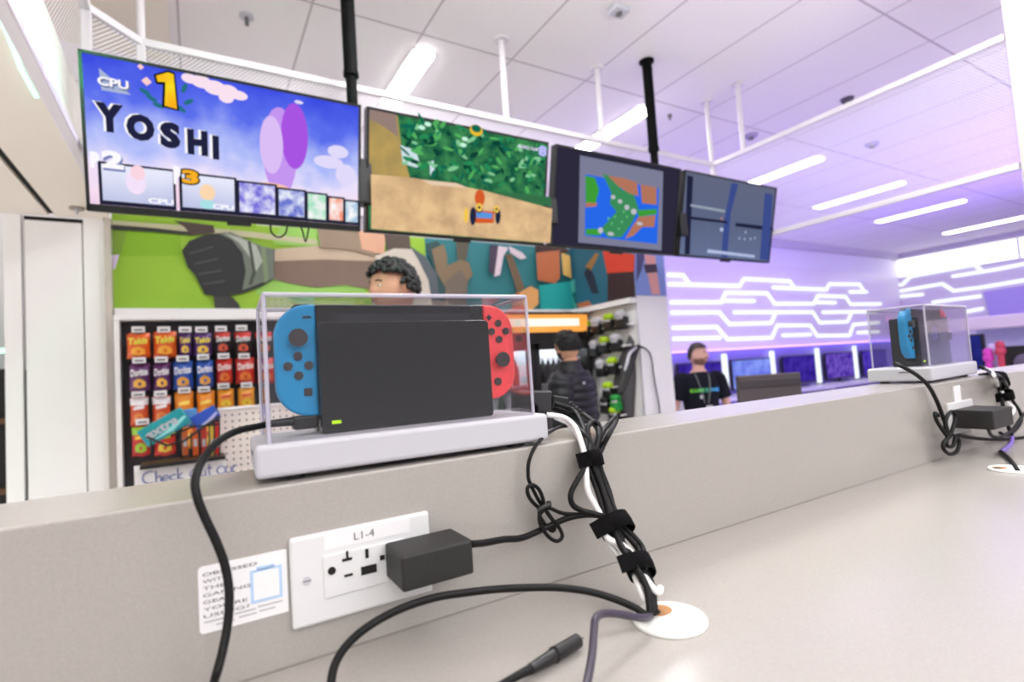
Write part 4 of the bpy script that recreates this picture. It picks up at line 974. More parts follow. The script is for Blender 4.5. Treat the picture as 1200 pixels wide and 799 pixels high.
# ================================================================== PEOPLE
M_skin = mat('skin', C(214, 160, 134), .5, var=.05, scale=40, spec=.3)
M_skin2 = mat('skin_light', C(226, 178, 160), .5, var=.05, scale=40, spec=.3)
M_hair = mat('hair_black', C(12, 9, 9), .65, var=.3, scale=200, bump=.5)
M_hair2 = mat('hair_brown', C(58, 42, 40), .6, var=.3, scale=200, bump=.5)
M_lip = mat('lip', C(176, 104, 98), .5); M_eye = mat('eye', C(236, 234, 232), .3); M_iris = mat('iris', C(40, 28, 24), .3)
M_shirt = mat('black_cotton', C(22, 22, 34), .85, var=.1, scale=60, spec=.2)
M_jacket = mat('black_quilt', C(15, 14, 24), .45, var=.12, scale=50, spec=.4)
M_trouser = mat('dark_trousers', C(40, 40, 52), .85, var=.1)
M_shoe = mat('shoe', C(30, 30, 32), .5)
def rx(cx, cy_, z, a, b_, n=20, pw=1.0):
    return [Vector((cx+a*math.cos(2*math.pi*k/n), cy_+b_*math.sin(2*math.pi*k/n), z)) for k in range(n)]
def head_mesh(bb, c, yaw, pitch, s, skin, beard=None):
    """face towards local -Y; c = centre of the head, s = head height"""
    R = Matrix.Rotation(yaw, 3, 'Z') @ Matrix.Rotation(pitch, 3, 'X')
    b = bmesh.new(); bmesh.ops.create_uvsphere(b, u_segments=32, v_segments=28, radius=1)
    b.verts.index_update(); orig = {v.index: v.co.copy() for v in b.verts}
    for v in b.verts:
        x, y, z = v.co
        w_ = .36*(1-.16*max(0, -z)**1.5); d_ = .43; 
        X = x*w_; Y = y*d_; Z = z*.5
        if y < 0 and z < .1: X *= 1-.12*max(0, -z)           # narrower jaw
        if z < -.45 and y > -.1: Y -= .10*(-z-.45); 
        if y < -.3:
            f = (-y-.3)/.7
            nose = math.exp(-((x/.14)**2+((z+.12)/.17)**2)); Y -= .10*nose
            brow = math.exp(-((z-.18)/.09)**2)*math.exp(-(x/.5)**2); Y -= .02*brow
            for sx in (-.33, .33): Y += .035*math.exp(-(((x-sx)/.14)**2+((z-.06)/.09)**2))
            lips = math.exp(-((x/.2)**2+((z+.42)/.06)**2)); Y -= .022*lips
            chin = math.exp(-((x/.25)**2+((z+.78)/.16)**2)); Y -= .05*chin
        v.co = (X, Y, Z)
    M_ = Matrix.Translation(c) @ R.to_4x4() @ Matrix.Scale(s, 4)
    b.faces.ensure_lookup_table(); b.verts.index_update()
    vs = [M_ @ v.co for v in b.verts]; f1 = []; f2 = []
    for f in b.faces:
        o_ = sum((orig[v.index] for v in f.verts), Vector())/len(f.verts)
        low = beard and o_.z < (-.30 if abs(o_.x) > .33 else -.52) and o_.y < .2 or (beard and -.36 < o_.z < -.27 and abs(o_.x) < .3 and o_.y < -.5)
        (f2 if low else f1).append([v.index for v in f.verts])
    b.free(); bb.add(vs, f1, skin, True)
    if f2: bb.add(vs, f2, beard, True)
    for sx in (-1, 1):
        e = M_ @ Vector((sx*.118, -.352, .035)); bb.ball(e, s*.042, M_eye, u=10, v=8); bb.ball(M_ @ Vector((sx*.118, -.385, .035)), s*.018, M_iris, u=8, v=6)
        bb.ball(M_ @ Vector((sx*.355, .03, -.02)), (s*.03, s*.07, s*.105), skin, R, u=10, v=8)
        bb.tube([M_ @ Vector((sx*.06, -.418, .115)), M_ @ Vector((sx*.12, -.405, .13)), M_ @ Vector((sx*.19, -.36, .11))], s*.013, M_hair, seg=6)
    bb.tube([M_ @ Vector((-.085, -.398, -.215)), M_ @ Vector((0, -.43, -.205)), M_ @ Vector((.085, -.398, -.215))], s*.017, M_lip, seg=6)
    return M_
def hand(bb, wrist, dirv, palmn, s, skin, side):
    d = Vector(dirv).normalized(); n = Vector(palmn); n = (n-d*n.dot(d)).normalized(); t = d.cross(n)*side
    w0 = Vector(wrist); L = .19*s
    rings = []
    for f, hw, ht in ((0, .028, .02), (.2, .036, .019), (.42, .042, .017), (.52, .04, .013)):
        c = w0+d*L*f; rings.append([c+t*hw*s*math.cos(2*math.pi*k/12)+n*ht*s*math.sin(2*math.pi*k/12) for k in range(12)])
    bb.loft(rings, skin)
    for k, ln in enumerate((.40, .46, .43, .34)):
        o_ = w0+d*L*.48+t*(.03-.02*k)*s
        bb.tube([o_, o_+d*L*ln*.45+n*.003*s, o_+d*L*ln*.8+n*.016*s, o_+d*L*ln+n*.032*s], [.0085*s, .0082*s, .0075*s, .006*s], skin, seg=8, sub=3)
    o_ = w0+d*L*.15+t*.03*s
    bb.tube([o_, o_+d*L*.18+t*.022*s+n*.006*s, o_+d*L*.40+t*.032*s+n*.02*s], [.012*s, .0105*s, .007*s], skin, seg=8, sub=3)
def person(label, loc, rz, Ht, head_yaw, head_pitch, skin, arms, top, hair, extra=None, lean=0.0, beard=None):
    t = thing('person', label, 'person', loc, rz)
    k = Ht/1.75
    b = B()
    hc = Vector((0, -.02-lean, 1.635))*k
    M_ = head_mesh(b, hc, head_yaw, head_pitch, .232*k, skin, beard)
    # neck and trunk as one loft, legs and arms as tapered tubes rooted inside it
    lean_y = lambda z: -lean*max(0, (z-.95)/.6)
    prof = [(.86, .155, .105), (.95, .16, .11), (1.08, .14, .10), (1.25, .165, .112), (1.36, .175, .11), (1.43, .15, .085), (1.465, .085, .066), (1.50, .058, .058), (1.56, .054, .056)]
    b.loft([rx(0, lean_y(z)*k, z*k, a*k, q*k) for z, a, q in prof], skin)
    for s in (-1, 1):
        b.tube([Vector(p)*k for p in ((s*.085, 0, .92), (s*.09, -.005, .52), (s*.09, .005, .45), (s*.09, .02, .09))], [.085*k, .06*k, .055*k, .04*k], skin, seg=14)
        b.box(Vector((s*.09, -.04, .05))*k, (.08*k, .22*k, .09*k), skin, .02*k)
        sh, el, wr, pn = [Vector(q) for q in arms[s]]
        b.tube([sh*k, (sh*.5+el*.5)*k, el*k, (el*.6+wr*.4)*k, wr*k], [.052*k, .046*k, .038*k, .037*k, .026*k], skin, seg=14)
        hand(b, wr*k, (wr-el), pn, k, skin, s)
    b.build('body', t, local=True)
    # trousers, shoes
    b = B()
    b.loft([rx(0, 0, z*k, a*k, q*k) for z, a, q in ((.80, .165, .115), (.9, .172, .12), (1.0, .165, .118))], M_trouser)
    for s in (-1, 1): b.tube([Vector(p)*k for p in ((s*.085, 0, .93), (s*.09, 0, .5), (s*.09, .015, .08))], [.10*k, .078*k, .065*k], M_trouser, seg=16)
    b.build('trousers', t, local=True)
    for s in (-1, 1):
        b = B(); b.ball(Vector((s*.09, -.05, .045))*k, (.05*k, .14*k, .045*k), M_shoe); b.bb(Vector((s*.09-.045, -.18, 0))*k, Vector((s*.09+.045, .08, .02))*k, M_shoe, .005); b.build('shoe', t, local=True)
    top(t, k, lean_y, arms); hair(t, M_, k)
    if extra: extra(t, k, M_)
    return t
def tshirt(t, k, ly, arms):
    b = B()
    prof = [(.84, .178, .128), (.95, .180, .130), (1.08, .168, .124), (1.25, .188, .130), (1.36, .196, .125), (1.42, .178, .104), (1.452, .115, .08), (1.468, .074, .07)]
    b.loft([rx(0, ly(z)*k, z*k, a*k, q*k, 28) for z, a, q in prof], M_shirt, cap=False)
    for s in (-1, 1):
        sh, el, wr, pn = [Vector(q) for q in arms[s]]
        b.tube([(sh+Vector((-s*.05, 0, .0)))*k, sh*k, (sh*.35+el*.65)*k], [.07*k, .078*k, .074*k], M_shirt, seg=16)
    b.build('t_shirt', t, local=True)
def puffer(t, k, ly, arms):
    b = B(); rings = []
    base = [(.78, .19, .14), (.95, .20, .15), (1.08, .205, .152), (1.25, .225, .16), (1.36, .228, .15), (1.42, .20, .13), (1.46, .14, .105)]
    n = 90
    for i in range(n+1):
        z = .78+(1.46-.78)*i/n
        for (z0, a0, q0), (z1, a1, q1) in zip(base[:-1], base[1:]):
            if z0 <= z <= z1+1e-9: f = (z-z0)/(z1-z0); a, q = a0+(a1-a0)*f, q0+(q1-q0)*f; break
        puff = .018*abs(math.sin(math.pi*(z-.78)/.058))**.6
        rings.append(rx(0, ly(z)*k, z*k, (a+puff)*k, (q+puff)*k, 32))
    b.loft(rings, M_jacket)
    b.loft([rx(0, (ly(z)-.005)*k, z*k, a*k, q*k, 24) for z, a, q in ((1.44, .125, .105), (1.50, .088, .085), (1.535, .082, .082))], M_jacket, cap=False)
    b.build('puffer_jacket', t, local=True)
    for s in (-1, 1):
        sh, el, wr, pn = [Vector(q) for q in arms[s]]
        pts = []; rad = []
        for i in range(41):
            f = i/40; p = sh.lerp(el, f*2) if f < .5 else el.lerp(wr, f*2-1)
            pts.append(p*k); rad.append((.088-.03*f+.014*abs(math.sin(math.pi*f*9))**.6)*k)
        bb = B().tube(pts, rad, M_jacket, seg=16, smooth=False); bb.ball((sh+Vector((-s*.03, 0, .0)))*k, (.10*k, .095*k, .085*k), M_jacket); bb.build('sleeve', t, local=True)
    q = B().box(Vector((.12, .145, 1.37))*k, (.035*k, .012*k, .016*k), M_white, .004); q.build('chest_patch', t, local=True)
def hair_cap(m, thick, zline, bump, curls=0, seed=1, longback=-.2):
    def f(t, M_, k):
        b = bmesh.new(); bmesh.ops.create_uvsphere(b, u_segments=40, v_segments=28, radius=1)
        dele = []
        for v in b.verts:
            x, y, z = v.co
            lim = zline if y < -.25 else (longback if y > .2 else zline-.9*(y+.25)/.45*(zline-longback)*.9)
            if z < lim: dele.append(v); continue
            n_ = noise.noise(Vector((x*5+seed, y*5, z*5)))*bump
            g = thick*(.55+.45*max(0, z))+n_
            v.co = (x*(.36+g), y*(.43+g), z*(.5+g))
        bmesh.ops.delete(b, geom=dele, context='VERTS')
        bb = B().bm(b, m, M_, True)
        rr = random.Random(seed)
        for _ in range(curls):
            a_ = rr.uniform(0, 2*math.pi); zz = rr.uniform(-.1, .95)
            x, y = math.cos(a_)*math.sqrt(1-zz*zz), math.sin(a_)*math.sqrt(1-zz*zz)
            if y < -.2 and zz < zline: continue
            g = thick*.9
            bb.ball(M_ @ Vector((x*(.36+g), y*(.43+g), zz*(.5+g))), M_.to_scale().x*rr.uniform(.035, .06), m, u=8, v=6)
        bb.build('hair', t, local=True)
    return f
def arms_down(fwd=.05, spread=.26):
    return {s: ((s*.19, 0, 1.385), (s*spread, .01, 1.10), (s*(spread-.01), -fwd, .86), (-s, 0, 0)) for s in (-1, 1)}
# employee
pe = PD(817, 416, 4.7); HtE = pe.z/1.635*1.75
def emp_extra(t, k, M_):
    b = B()
    for s in (-1, 1): b.tube([Vector(p)*k for p in ((s*.07, .02, 1.475), (s*.065, -.085, 1.43), (s*.045, -.135, 1.30), (s*.018, -.14, 1.16))], .008*k, mat('lanyard', C(120, 124, 120), .7), seg=6, flat=.5)
    ln = b.build('lanyard', t, local=True)
    b = B(); b.box(Vector((.022, -.142, 1.09))*k, (.062*k, .006*k, .10*k), M_white, .003); b.build('name_badge', t, local=True)
    b = B(); b.box(Vector((-.045, -.142, 1.225))*k, (.035*k, .006*k, .035*k), M_white, .003); b.build('pin', t, local=True)
    b = B(); word = 'GAMEZONE'; cols = [(120, 214, 40), (110, 214, 60), (100, 210, 90), (90, 204, 120), (80, 196, 160), (74, 184, 200), (70, 170, 226), (66, 150, 240)]
    for i, ch in enumerate(word):
        x = -.15+.0365*i; y = -.1335+.12*(x*x)/.04*.25
        lettering(b, ch, Vector((x, y-.003, 1.27))*k, Vector((.032, 0, 0))*k, Vector((0, 0, .036))*k, mat('print_%d' % i, C(*cols[i]), .6), .05)
    b.build('shirt_lettering', t, local=True)
person('employee in black t-shirt with green and blue letters and a lanyard badge, looking right', (pe.x, pe.y, 0), math.radians(-28), HtE, math.radians(38), 0, M_skin2, arms_down(.02, .27), tshirt, hair_cap(M_hair2, .06, .50, .02, 0, 2, -.35), emp_extra, beard=mat('stubble', C(140, 100, 84), .8))
# customer in the quilted jacket, back to us, facing the fridge
pc = PD(667, 407, 3.75); HtC = pc.z/1.635*1.75
person('customer in a black quilted jacket seen from behind, standing at the drinks fridge', (pc.x, pc.y, 0), math.radians(-150), HtC, math.radians(-28), 0, M_skin, arms_down(.10, .27), puffer, hair_cap(M_hair, .07, .42, .03, 260, 4, -.30), beard=M_hair)
# man with curly hair behind the near case
pq = PD(465, 340, 2.55); HtQ = pq.z/1.635*1.75
person('man with curly black hair, head just showing above the near clear case, facing left', (pq.x, pq.y, 0), math.radians(-72), HtQ, math.radians(0), 0, M_skin, arms_down(.08, .25), tshirt, hair_cap(M_hair, .09, .46, .05, 420, 9, .12))

# ================================================================== CASES AND CONSOLES
CONTROL = {}
def acrylic_case(loc, rz, label, base_label=None, w_=.272, d_=.112):
    t = thing('acrylic_display_case', label, 'display case', loc, rz, 'clear console cases on the ledge')
    b = B(); b.box((w_/2, d_/2, .018), (w_, d_, .027), M_white, .004, seg=3); b.build('base', t, local=True)
    for x in (.03, w_-.03):
        for y in (.02, d_-.02): B().cyl((x, y, 0.0002), (x, y, .006), .009, M_black, seg=14).build('foot', t, local=True)
    B().bb((-.0006, .03, .021), (.004, .055, .0235), M_greyink).build('side_slot', t, local=True)
    x0, x1, y0, y1, z0, z1, th = .011, w_-.014, .006, d_-.008, .0312, .1530, .0022
    b = B()
    for a, c in (((x0, y0, z0), (x1, y0+th, z1)), ((x0, y1-th, z0), (x1, y1, z1)), ((x0, y0, z0), (x0+th, y1, z1)), ((x1-th, y0, z0), (x1, y1, z1)), ((x0, y0, z1-th), (x1, y1, z1))):
        b.bb(a, c, M_clear)
    cv = b.build('acrylic_cover', t, local=True)
    e = B(); r = .0017
    for x in (x0, x1):
        for y in (y0, y1): e.cyl((x, y, z0), (x, y, z1-.002), r, M_edge, seg=8)
        e.cyl((x, y0, z1), (x, y1, z1), r, M_edge, seg=8)
    for y in (y0, y1): e.cyl((x0, y, z1), (x1, y, z1), r*1.15, M_edge, seg=8)
    e.build('polished_edge', cv, local=True)
    return t
def rounded(x0, x1, z0, z1, rl, rr, n=8):
    pts = []
    for cx, cz, r, a0 in ((x1-rr, z0+rr, rr, -90), (x1-rr, z1-rr, rr, 0), (x0+rl, z1-rl, rl, 90), (x0+rl, z0+rl, rl, 180)):
        pts += [(cx+r*math.cos(math.radians(a0+90*i/n)), cz+r*math.sin(math.radians(a0+90*i/n))) for i in range(n+1)] if r > 0 else [(cx, cz)]
    return pts
FR = lambda y: Matrix(((1, 0, 0, 0), (0, 0, 1, y), (0, 1, 0, 0), (0, 0, 0, 1)))   # (x, z) plane, thickness towards +y
def slab(b, poly, y, t, m, bev=.0015):
    bm_ = bmesh.new(); vs = [bm_.verts.new((x, y, z)) for x, z in poly]
    f = bm_.faces.new(vs); r = bmesh.ops.extrude_face_region(bm_, geom=[f]); bmesh.ops.translate(bm_, vec=(0, t, 0), verts=[v for v in r['geom'] if isinstance(v, bmesh.types.BMVert)])
    if bev:
        es = [e for e in bm_.edges if abs(e.verts[0].co.y-e.verts[1].co.y) < 1e-9]
        bmesh.ops.bevel(bm_, geom=es, offset=bev, segments=3, affect='EDGES', profile=.5)
    return b.bm(bm_, m)
def console_set(loc, rz, dlabel, clabel):
    """local frame: x along the ledge, y away from the viewer, z up; origin front-left-bottom corner of the dock"""
    d = thing('console_dock', dlabel, 'console dock', loc, rz, 'console docks')
    b = B()
    slab(b, rounded(0, .173, 0, .1015, .004, .004), 0, .009, M_dock, .001)
    b.build('front_plate', d, local=True)
    b = B(); slab(b, rounded(0, .173, 0, .1015, .004, .004), .026, .026, M_dock, .001); b.build('rear_shell', d, local=True)
    B().bb((0.001, .008, 0), (.172, .028, .012), M_dock).build('floor_plate', d, local=True)
    b = B(); b.bb((.0085, -.0006, .0085), (.0165, .001, .0115), emit('dock_green', C(190, 240, 40), 1.2)); b.build('indicator_light', d, local=True)
    c = thing('handheld_console', clabel, 'game console', loc, rz, 'handheld consoles')
    zb_, zt_, yc = .0168, .1188, .0105
    b = B(); slab(b, rounded(.0005, .1725, zb_, zt_, .001, .001), yc, .0135, M_screen, .0012); b.build('tablet', c, local=True)
    b = B(); b.bb((.017, yc-.0004, zb_+.012), (.156, yc+.001, zt_-.009), mat('screen_black', C(44, 44, 52), .08, spec=.8)); b.build('screen', c, local=True)
    for side in (-1, 1):
        m = M_neonblue if side < 0 else M_neonred
        x0, x1 = (-.0354, .0) if side < 0 else (.173, .2084)
        j = B(); slab(j, rounded(x0, x1, zb_, zt_, .029 if side < 0 else 0, 0 if side < 0 else .029, 12), yc-.0005, .0142, m, .0025)
        jc = j.build('left_controller' if side < 0 else 'right_controller', c, local=True)
        s_ = B(); slab(s_, rounded(x0+.015 if side < 0 else x0+.004, x1-.004 if side < 0 else x1-.015, zt_-.012, zt_+.0010, .006 if side < 0 else .001, .001 if side < 0 else .006), yc+.004, .008, M_button, .001); s_.build('shoulder_button', jc, local=True)
        cx = (x0+x1)/2-.001*side
        stz, bz = (zt_-.031, zt_-.056) if side < 0 else (zt_-.060, zt_-.029)
        q = B(); q.cyl((cx, yc-.006, stz), (cx, yc, stz), .0058, M_button); q.cyl((cx, yc-.0085, stz), (cx, yc-.0058, stz), .0082, M_button, .0075); q.build('thumbstick', jc, local=True)
        for dx, dz in ((0, .0088), (0, -.0088), (.0088, 0), (-.0088, 0)):
            B().cyl((cx+dx, yc-.0024, bz+dz), (cx+dx, yc, bz+dz), .0039, M_button, .0035, seg=16).build('round_button', jc, local=True)
        if side < 0:
            B().bb((cx+.004, yc-.002, zt_-.0835), (cx+.011, yc, zt_-.0765), M_button, .001).build('capture_button', jc, local=True)
            B().bb((cx+.0055, yc-.0018, zt_-.0125), (cx+.0125, yc, zt_-.0108), M_button).build('minus_button', jc, local=True)
        else:
            B().cyl((cx-.0045, yc-.0022, zt_-.0835), (cx-.0045, yc, zt_-.0835), .0042, M_button, seg=16).build('home_button', jc, local=True)
            q = B(); q.bb((cx-.0135, yc-.0018, zt_-.0145), (cx-.0075, yc, zt_-.0127), M_button); q.bb((cx-.0114, yc-.0018, zt_-.0166), (cx-.0096, yc, zt_-.0106), M_button); q.build('plus_button', jc, local=True)
    return d, c
acrylic_case((.0365, .4660, ZL), math.radians(-2.6), 'clear acrylic case on a white base, the near one holding a console seen front on')
console_set((.0945, .4985, ZL+.0315), math.radians(-1.2), 'black dock with a small green light inside the near clear case', 'handheld console with blue left and red right controllers in the near dock')
acrylic_case((1.21, .465, ZL), math.radians(4), 'clear acrylic case on a white base, the far one toward the right edge')
d2, c2 = console_set((1.2656, .5015, ZL+.0315), math.radians(4), 'dark dock inside the far clear case at the right', 'handheld console with turquoise controller in the far clear case')
b = B(); M_logo = mat('indigo_mark', C(40, 44, 120), .4)
slab(b, rounded(.070, .084, .052, .082, .006, .001), -.0005, .001, M_logo, 0); slab(b, rounded(.088, .102, .052, .082, .001, .006), -.0005, .001, M_logo, 0)
b.build('printed_mark', d2, local=True)

# ================================================================== WALL PLATES, ADAPTERS, STICKERS
M_plate = mat('plate_white', C(222, 221, 222), .4, var=.01)
def slots(b, x, z, s, horizontal):
    b.bb((x-.0045*s, WY-.0072, z-.001), (x+.0045*s, WY-.0066, z+.0008), M_hole); b.bb((x-.0008, WY-.0072, z), (x+.0008, WY-.0066, z+.0085*s), M_hole)
def wall_plate(x0, x1, z0, z1, label, text=None):
    t = thing('outlet_plate', label, 'wall outlet', ((x0+x1)/2, WY-.003, z0), 0, 'wall outlets on the counter upstand')
    B().bb((x0, WY-.0052, z0), (x1, WY+.001, z1), M_plate, .0022).build('plate', t)
    cx, cz = (x0+x1)/2, (z0+z1)/2
    B().bb((cx-.0335, WY-.0066, cz-.0165), (cx+.0335, WY-.004, cz+.0165), M_plate, .0008).build('socket_insert', t)
    b = B()
    X = lambda f: x0+(x1-x0)*f; Z = lambda f: z0+(z1-z0)*f
    b.cyl((X(.262), WY-.0074, Z(.56)), (X(.262), WY-.0064, Z(.56)), .0031, M_hole, seg=14)
    b.bb((X(.335), WY-.0074, Z(.633)), (X(.402), WY-.0064, Z(.662)), M_hole); b.bb((X(.363), WY-.0074, Z(.655)), (X(.378), WY-.0064, Z(.742)), M_hole)
    b.bb((X(.345), WY-.0074, Z(.452)), (X(.402), WY-.0064, Z(.479)), M_hole)
    b.bb((X(.497), WY-.0074, Z(.61)), (X(.519), WY-.0064, Z(.715)), M_hole)
    b.bb((X(.462), WY-.0074, Z(.425)), (X(.572), WY-.0064, Z(.52)), M_hole); b.bb((X(.60), WY-.0074, Z(.545)), (X(.635), WY-.0064, Z(.60)), M_hole)
    b.build('slots', t)
    B().bb((cx-.0026, WY-.0071, cz-.0163), (cx-.0018, WY-.0064, cz+.0163), M_paper).build('seam', t)
    for x in (X(.10), X(.93)):
        b = B().cyl((x, WY-.0062, Z(.51)), (x, WY-.0045, Z(.51)), .0032, M_white, seg=16); b.bb((x-.0028, WY-.0064, Z(.51)-.0004), (x+.0028, WY-.0061, Z(.51)+.0004), M_greyink); b.build('screw', t)
    if text:
        b = B().bb((X(.22), WY-.0056, Z(.80)), (X(.84), WY-.0050, Z(.975)), M_paper); lettering(b, text, (X(.425), WY-.0060, Z(.845)), ((x1-x0)*.145, 0, 0), (0, 0, .0060), M_greyink, 0)
        b.build('printed_strip', t)
    return t
wall_plate(.0571, .1720, CZ-.1886, CZ-.1195, 'white wall outlet plate with printed letters, below the near case', 'L1-4')
wall_plate(1.222, 1.336, CZ-.178, CZ-.1175, 'white wall outlet plate below the far case')
B().bb((1.262, WY-.002, CZ-.121), (1.292, WY+.001, CZ-.088), M_paper).build('paper_tag'); tag(COL.objects[-1], 'small white paper tag stuck above the far outlet plate', 'tag')
def adapter(c0, c1, label, plug):
    a, c = Vector(c0), Vector(c1)
    t = thing('power_adapter', label, 'power adapter', tuple((a+c)/2), 0, 'black power adapters')
    B().bb(a, c, M_adapt, .0022).build('housing', t)
    b = B(); b.bb((plug[0], c.y-.001, plug[1]), (plug[0]+.012, WY-.0062, plug[1]+.009), M_black, .001); b.build('plug', t)
adapter((.1305, .405, CZ-.1655), (.1915, .4485, CZ-.1375), 'black box power adapter plugged into the near outlet plate', (.135, CZ-.155))
adapter((1.232, .388, CZ-.165), (1.325, .448, CZ-.130), 'black box power adapter plugged into the far outlet plate', (1.26, CZ-.152))

st = thing('paper_sticker', 'white sticker with dark capital text and a pale blue square, left of the near outlet', 'sticker', (.026, WY, CZ-.174))
s0, s1, q0, q1 = -.0040, .0553, CZ-.1744, CZ-.1272
b = B(); slab(b, rounded(s0, s1, q0, q1, .003, .001, 4), WY-.0008, .001, M_paper, 0); b.build('sheet', st)
b = B()
for k, (l, f) in enumerate((('OBSESSED', .60), ('WITH', .28), ('THE', .24), ('GAMING', .52), ('GEAR', .32), ("YOU'RE", .48), ('USING?', .50))):
    z = q1-.0070-.0049*k
    lettering(b, l, (s0+.0028, WY-.0012, z), ((s1-s0)*f, 0, 0), (0, 0, .0024), M_sticker, 0)
b.build('lettering', st)
b = B(); b.bb((s0+.0335, WY-.0012, q0+.0125), (s1-.004, WY-.0009, q1-.0105), M_bluepaper); b.bb((s0+.038, WY-.0012, q1-.0112), (s1-.009, WY-.0009, q1-.0085), M_bluepaper)
b.bb((s0+.0355, WY-.0014, q0+.0145), (s1-.006, WY-.0011, q1-.0125), M_paper); b.build('blue_panel', st)
b = B()
for (x, l, z) in ((.003, .018, .0075), (.0225, .014, .0082), (.038, .017, .0090), (.0105, .012, .0042), (.025, .012, .0050), (.039, .011, .0056)):
    b.bb((s0+x, WY-.0012, q0+z), (s0+x+l, WY-.0009, q0+z+.0007), mat('light_grey_ink', C(165, 160, 164), .7))
b.build('small_print', st)

def grommet(cx, cy_, label, ang, op=None):
    t = thing('cable_grommet', label, 'cable grommet', (cx, cy_, ZC), 0, 'cable grommets in the worktop')
    b = B(); R = .0305; rings = []
    for r, z in ((R, .0), (R, .0022), (R-.0008, .0034), (R-.003, .0040), (.0001, .0040)): rings.append(rx(cx, cy_, ZC+z, r, r, 48))
    b.loft(rings, mat('grommet_white', C(244, 243, 240), .35, var=.01)); b.build('disc', t)
    b = B(); e = .0115; ox, oy = cx+math.cos(ang)*.0165, cy_+math.sin(ang)*.0165
    if op: ox, oy = op.x, op.y
    b.add([(ox+e*math.cos(2*math.pi*k/24), oy+e*.85*math.sin(2*math.pi*k/24), ZC+.0043) for k in range(24)], [list(range(24))], M_brown)
    b.add([(ox-.0055+e*.5*math.cos(2*math.pi*k/16), oy+.001+e*.5*math.sin(2*math.pi*k/16), ZC+.0045) for k in range(16)], [list(range(16))], M_hole); b.build('opening', t)
    return ox, oy
gx, gy = .3305, .3285
ox, oy = grommet(gx, gy, 'white round cable grommet with a half open slot, under the near cable bundle', math.radians(128), PZ(773, 721, ZC))
ox2, oy2 = grommet(1.137, .342, 'white round cable grommet at the far right of the worktop', math.radians(130))

# ================================================================== CABLES
def W3(l, r=.0034):
    out = []
    for q in l:
        p = PY(*q); e = Vector((0, 0, CZ))          # lie on the ledge or the worktop instead of sinking in
        if p.y < WB and p.y > WY-.002 and ZC < p.z < ZL+r: p = e+(p-e)*((ZL+r-CZ)/(p.z-CZ)) if ZL-p.z < .03 else p
        if p.z < ZC+r and q[:2] not in HOLES: p = e+(p-e)*((ZC+r-CZ)/(p.z-CZ))
        out.append(p)
    return out
HOLES = ()
def cable(name, pts, r, m, label, cat='cable', group=None, seg=9, sub=6, raw=False):
    o = B().tube(pts if raw else W3(pts), r, m, seg=seg, sub=sub).build(name)
    return tag(o, label, cat, group)
G = 'black cables bundled by straps'
end = (765, 719, .336)
def hole(dx): return (765+dx, 719, .3345)
R_ = .0029
mids = [(693, 538, .437), (704, 576, .425), (719, 613, .405), (736, 641, .386), (750, 665, .362), (760, 690, .346)]
def run(offs, start):
    # offs: pixel offsets and depth offsets at the six stations
    l = list(start)
    for (x, y, Y), (dx, dy) in zip(mids, offs): l.append((x+dx, y, Y+dy))
    return l + [hole(offs[-1][0]*.35)]
lab = 'black cable running through the three straps from the ledge down to the grommet'
cable('black_cable', run([(-6, 0), (-4, 0), (-6, 0), (-8, 0), (-4, 0), (-2, 0)], [(650, 473, .515), (672, 481, .50), (683, 500, .468), (687, 518, .447)]), R_, M_rubber, 'black cable at the left of the strapped bundle, leaving the capture box plug', group=G)
cable('black_cable', run([(0, -.004), (3, -.004), (-1, -.006), (-3, -.005), (2, -.005), (3, 0)], [(650, 478, .52), (676, 490, .495), (688, 506, .46), (691, 520, .446)]), R_, M_rubber, 'black cable in the middle of the bundle, running beside the white one over the ledge', group=G)
cable('black_cable', run([(6, 0), (10, .003), (5, 0), (10, .002), (6, .002), (5, .002)], [(645, 484, .52), (668, 493, .50), (684, 508, .456), (694, 522, .444)]), R_, M_rubber, 'black cable along the right side of the bundle, starting under the case base', group=G)
cable('black_cable', [(696, 538, .436), (690, 516, .448), (689, 501, .458), (696, 494, .462), (703, 501, .458), (700, 520, .446), (697, 538, .436), (708, 577, .424), (722, 613, .402), (732, 640, .384), (748, 665, .36), (762, 690, .346), hole(1)], R_*.95, M_rubber, 'black cable with a small upright loop above the first strap', group=G)
cable('black_cable', [(698, 540, .436), (701, 520, .446), (708, 504, .456), (717, 493, .465), (722, 489, .466), (721, 495, .462), (714, 508, .453), (706, 524, .444), (702, 540, .437), (713, 578, .425), (727, 610, .405), (752, 640, .388), (756, 663, .363), (764, 690, .346), hole(3)], R_, M_rubber, 'black cable with the tall pointed loop standing above the ledge', group=G)
cable('black_cable', [(690, 541, .433), (678, 560, .428), (669, 578, .426), (671, 591, .425), (682, 598, .422), (700, 603, .414), (716, 610, .402), (730, 642, .382), (744, 665, .36), (759, 690, .344), hole(-1)], R_, M_rubber, 'black cable bowing out to the left between first and second straps', group=G)
cable('black_cable', [(553, 637.5, .412), (568, 636, .418), (590, 632, .428), (612, 630, .436), (640, 618, .440), (668, 606, .432), (695, 603, .418), (714, 610, .402), (728, 640, .380), (745, 664, .356), (758, 690, .342), hole(-3)], R_*1.05, M_rubber, 'black cable from the near power adapter to the bundle', group=G)
cable('white_cable', [(641, 486, .50), (660, 489, .492), (673, 499, .470), (680, 515, .447), (686, 538, .436), (687, 556, .428), (689, 575, .424), (701, 598, .416), (713, 617, .405), (710, 627, .398), (716, 633, .391), (730, 639, .383), (743, 652, .371), (751, 666, .361), (757, 678, .350), (766, 690, .342), (772, 693, .340), (774, 688, .342)], R_*1.05, M_cablewhite, 'white cable in front of the bundle with its end loop by the grommet', group='white cables bundled by straps')
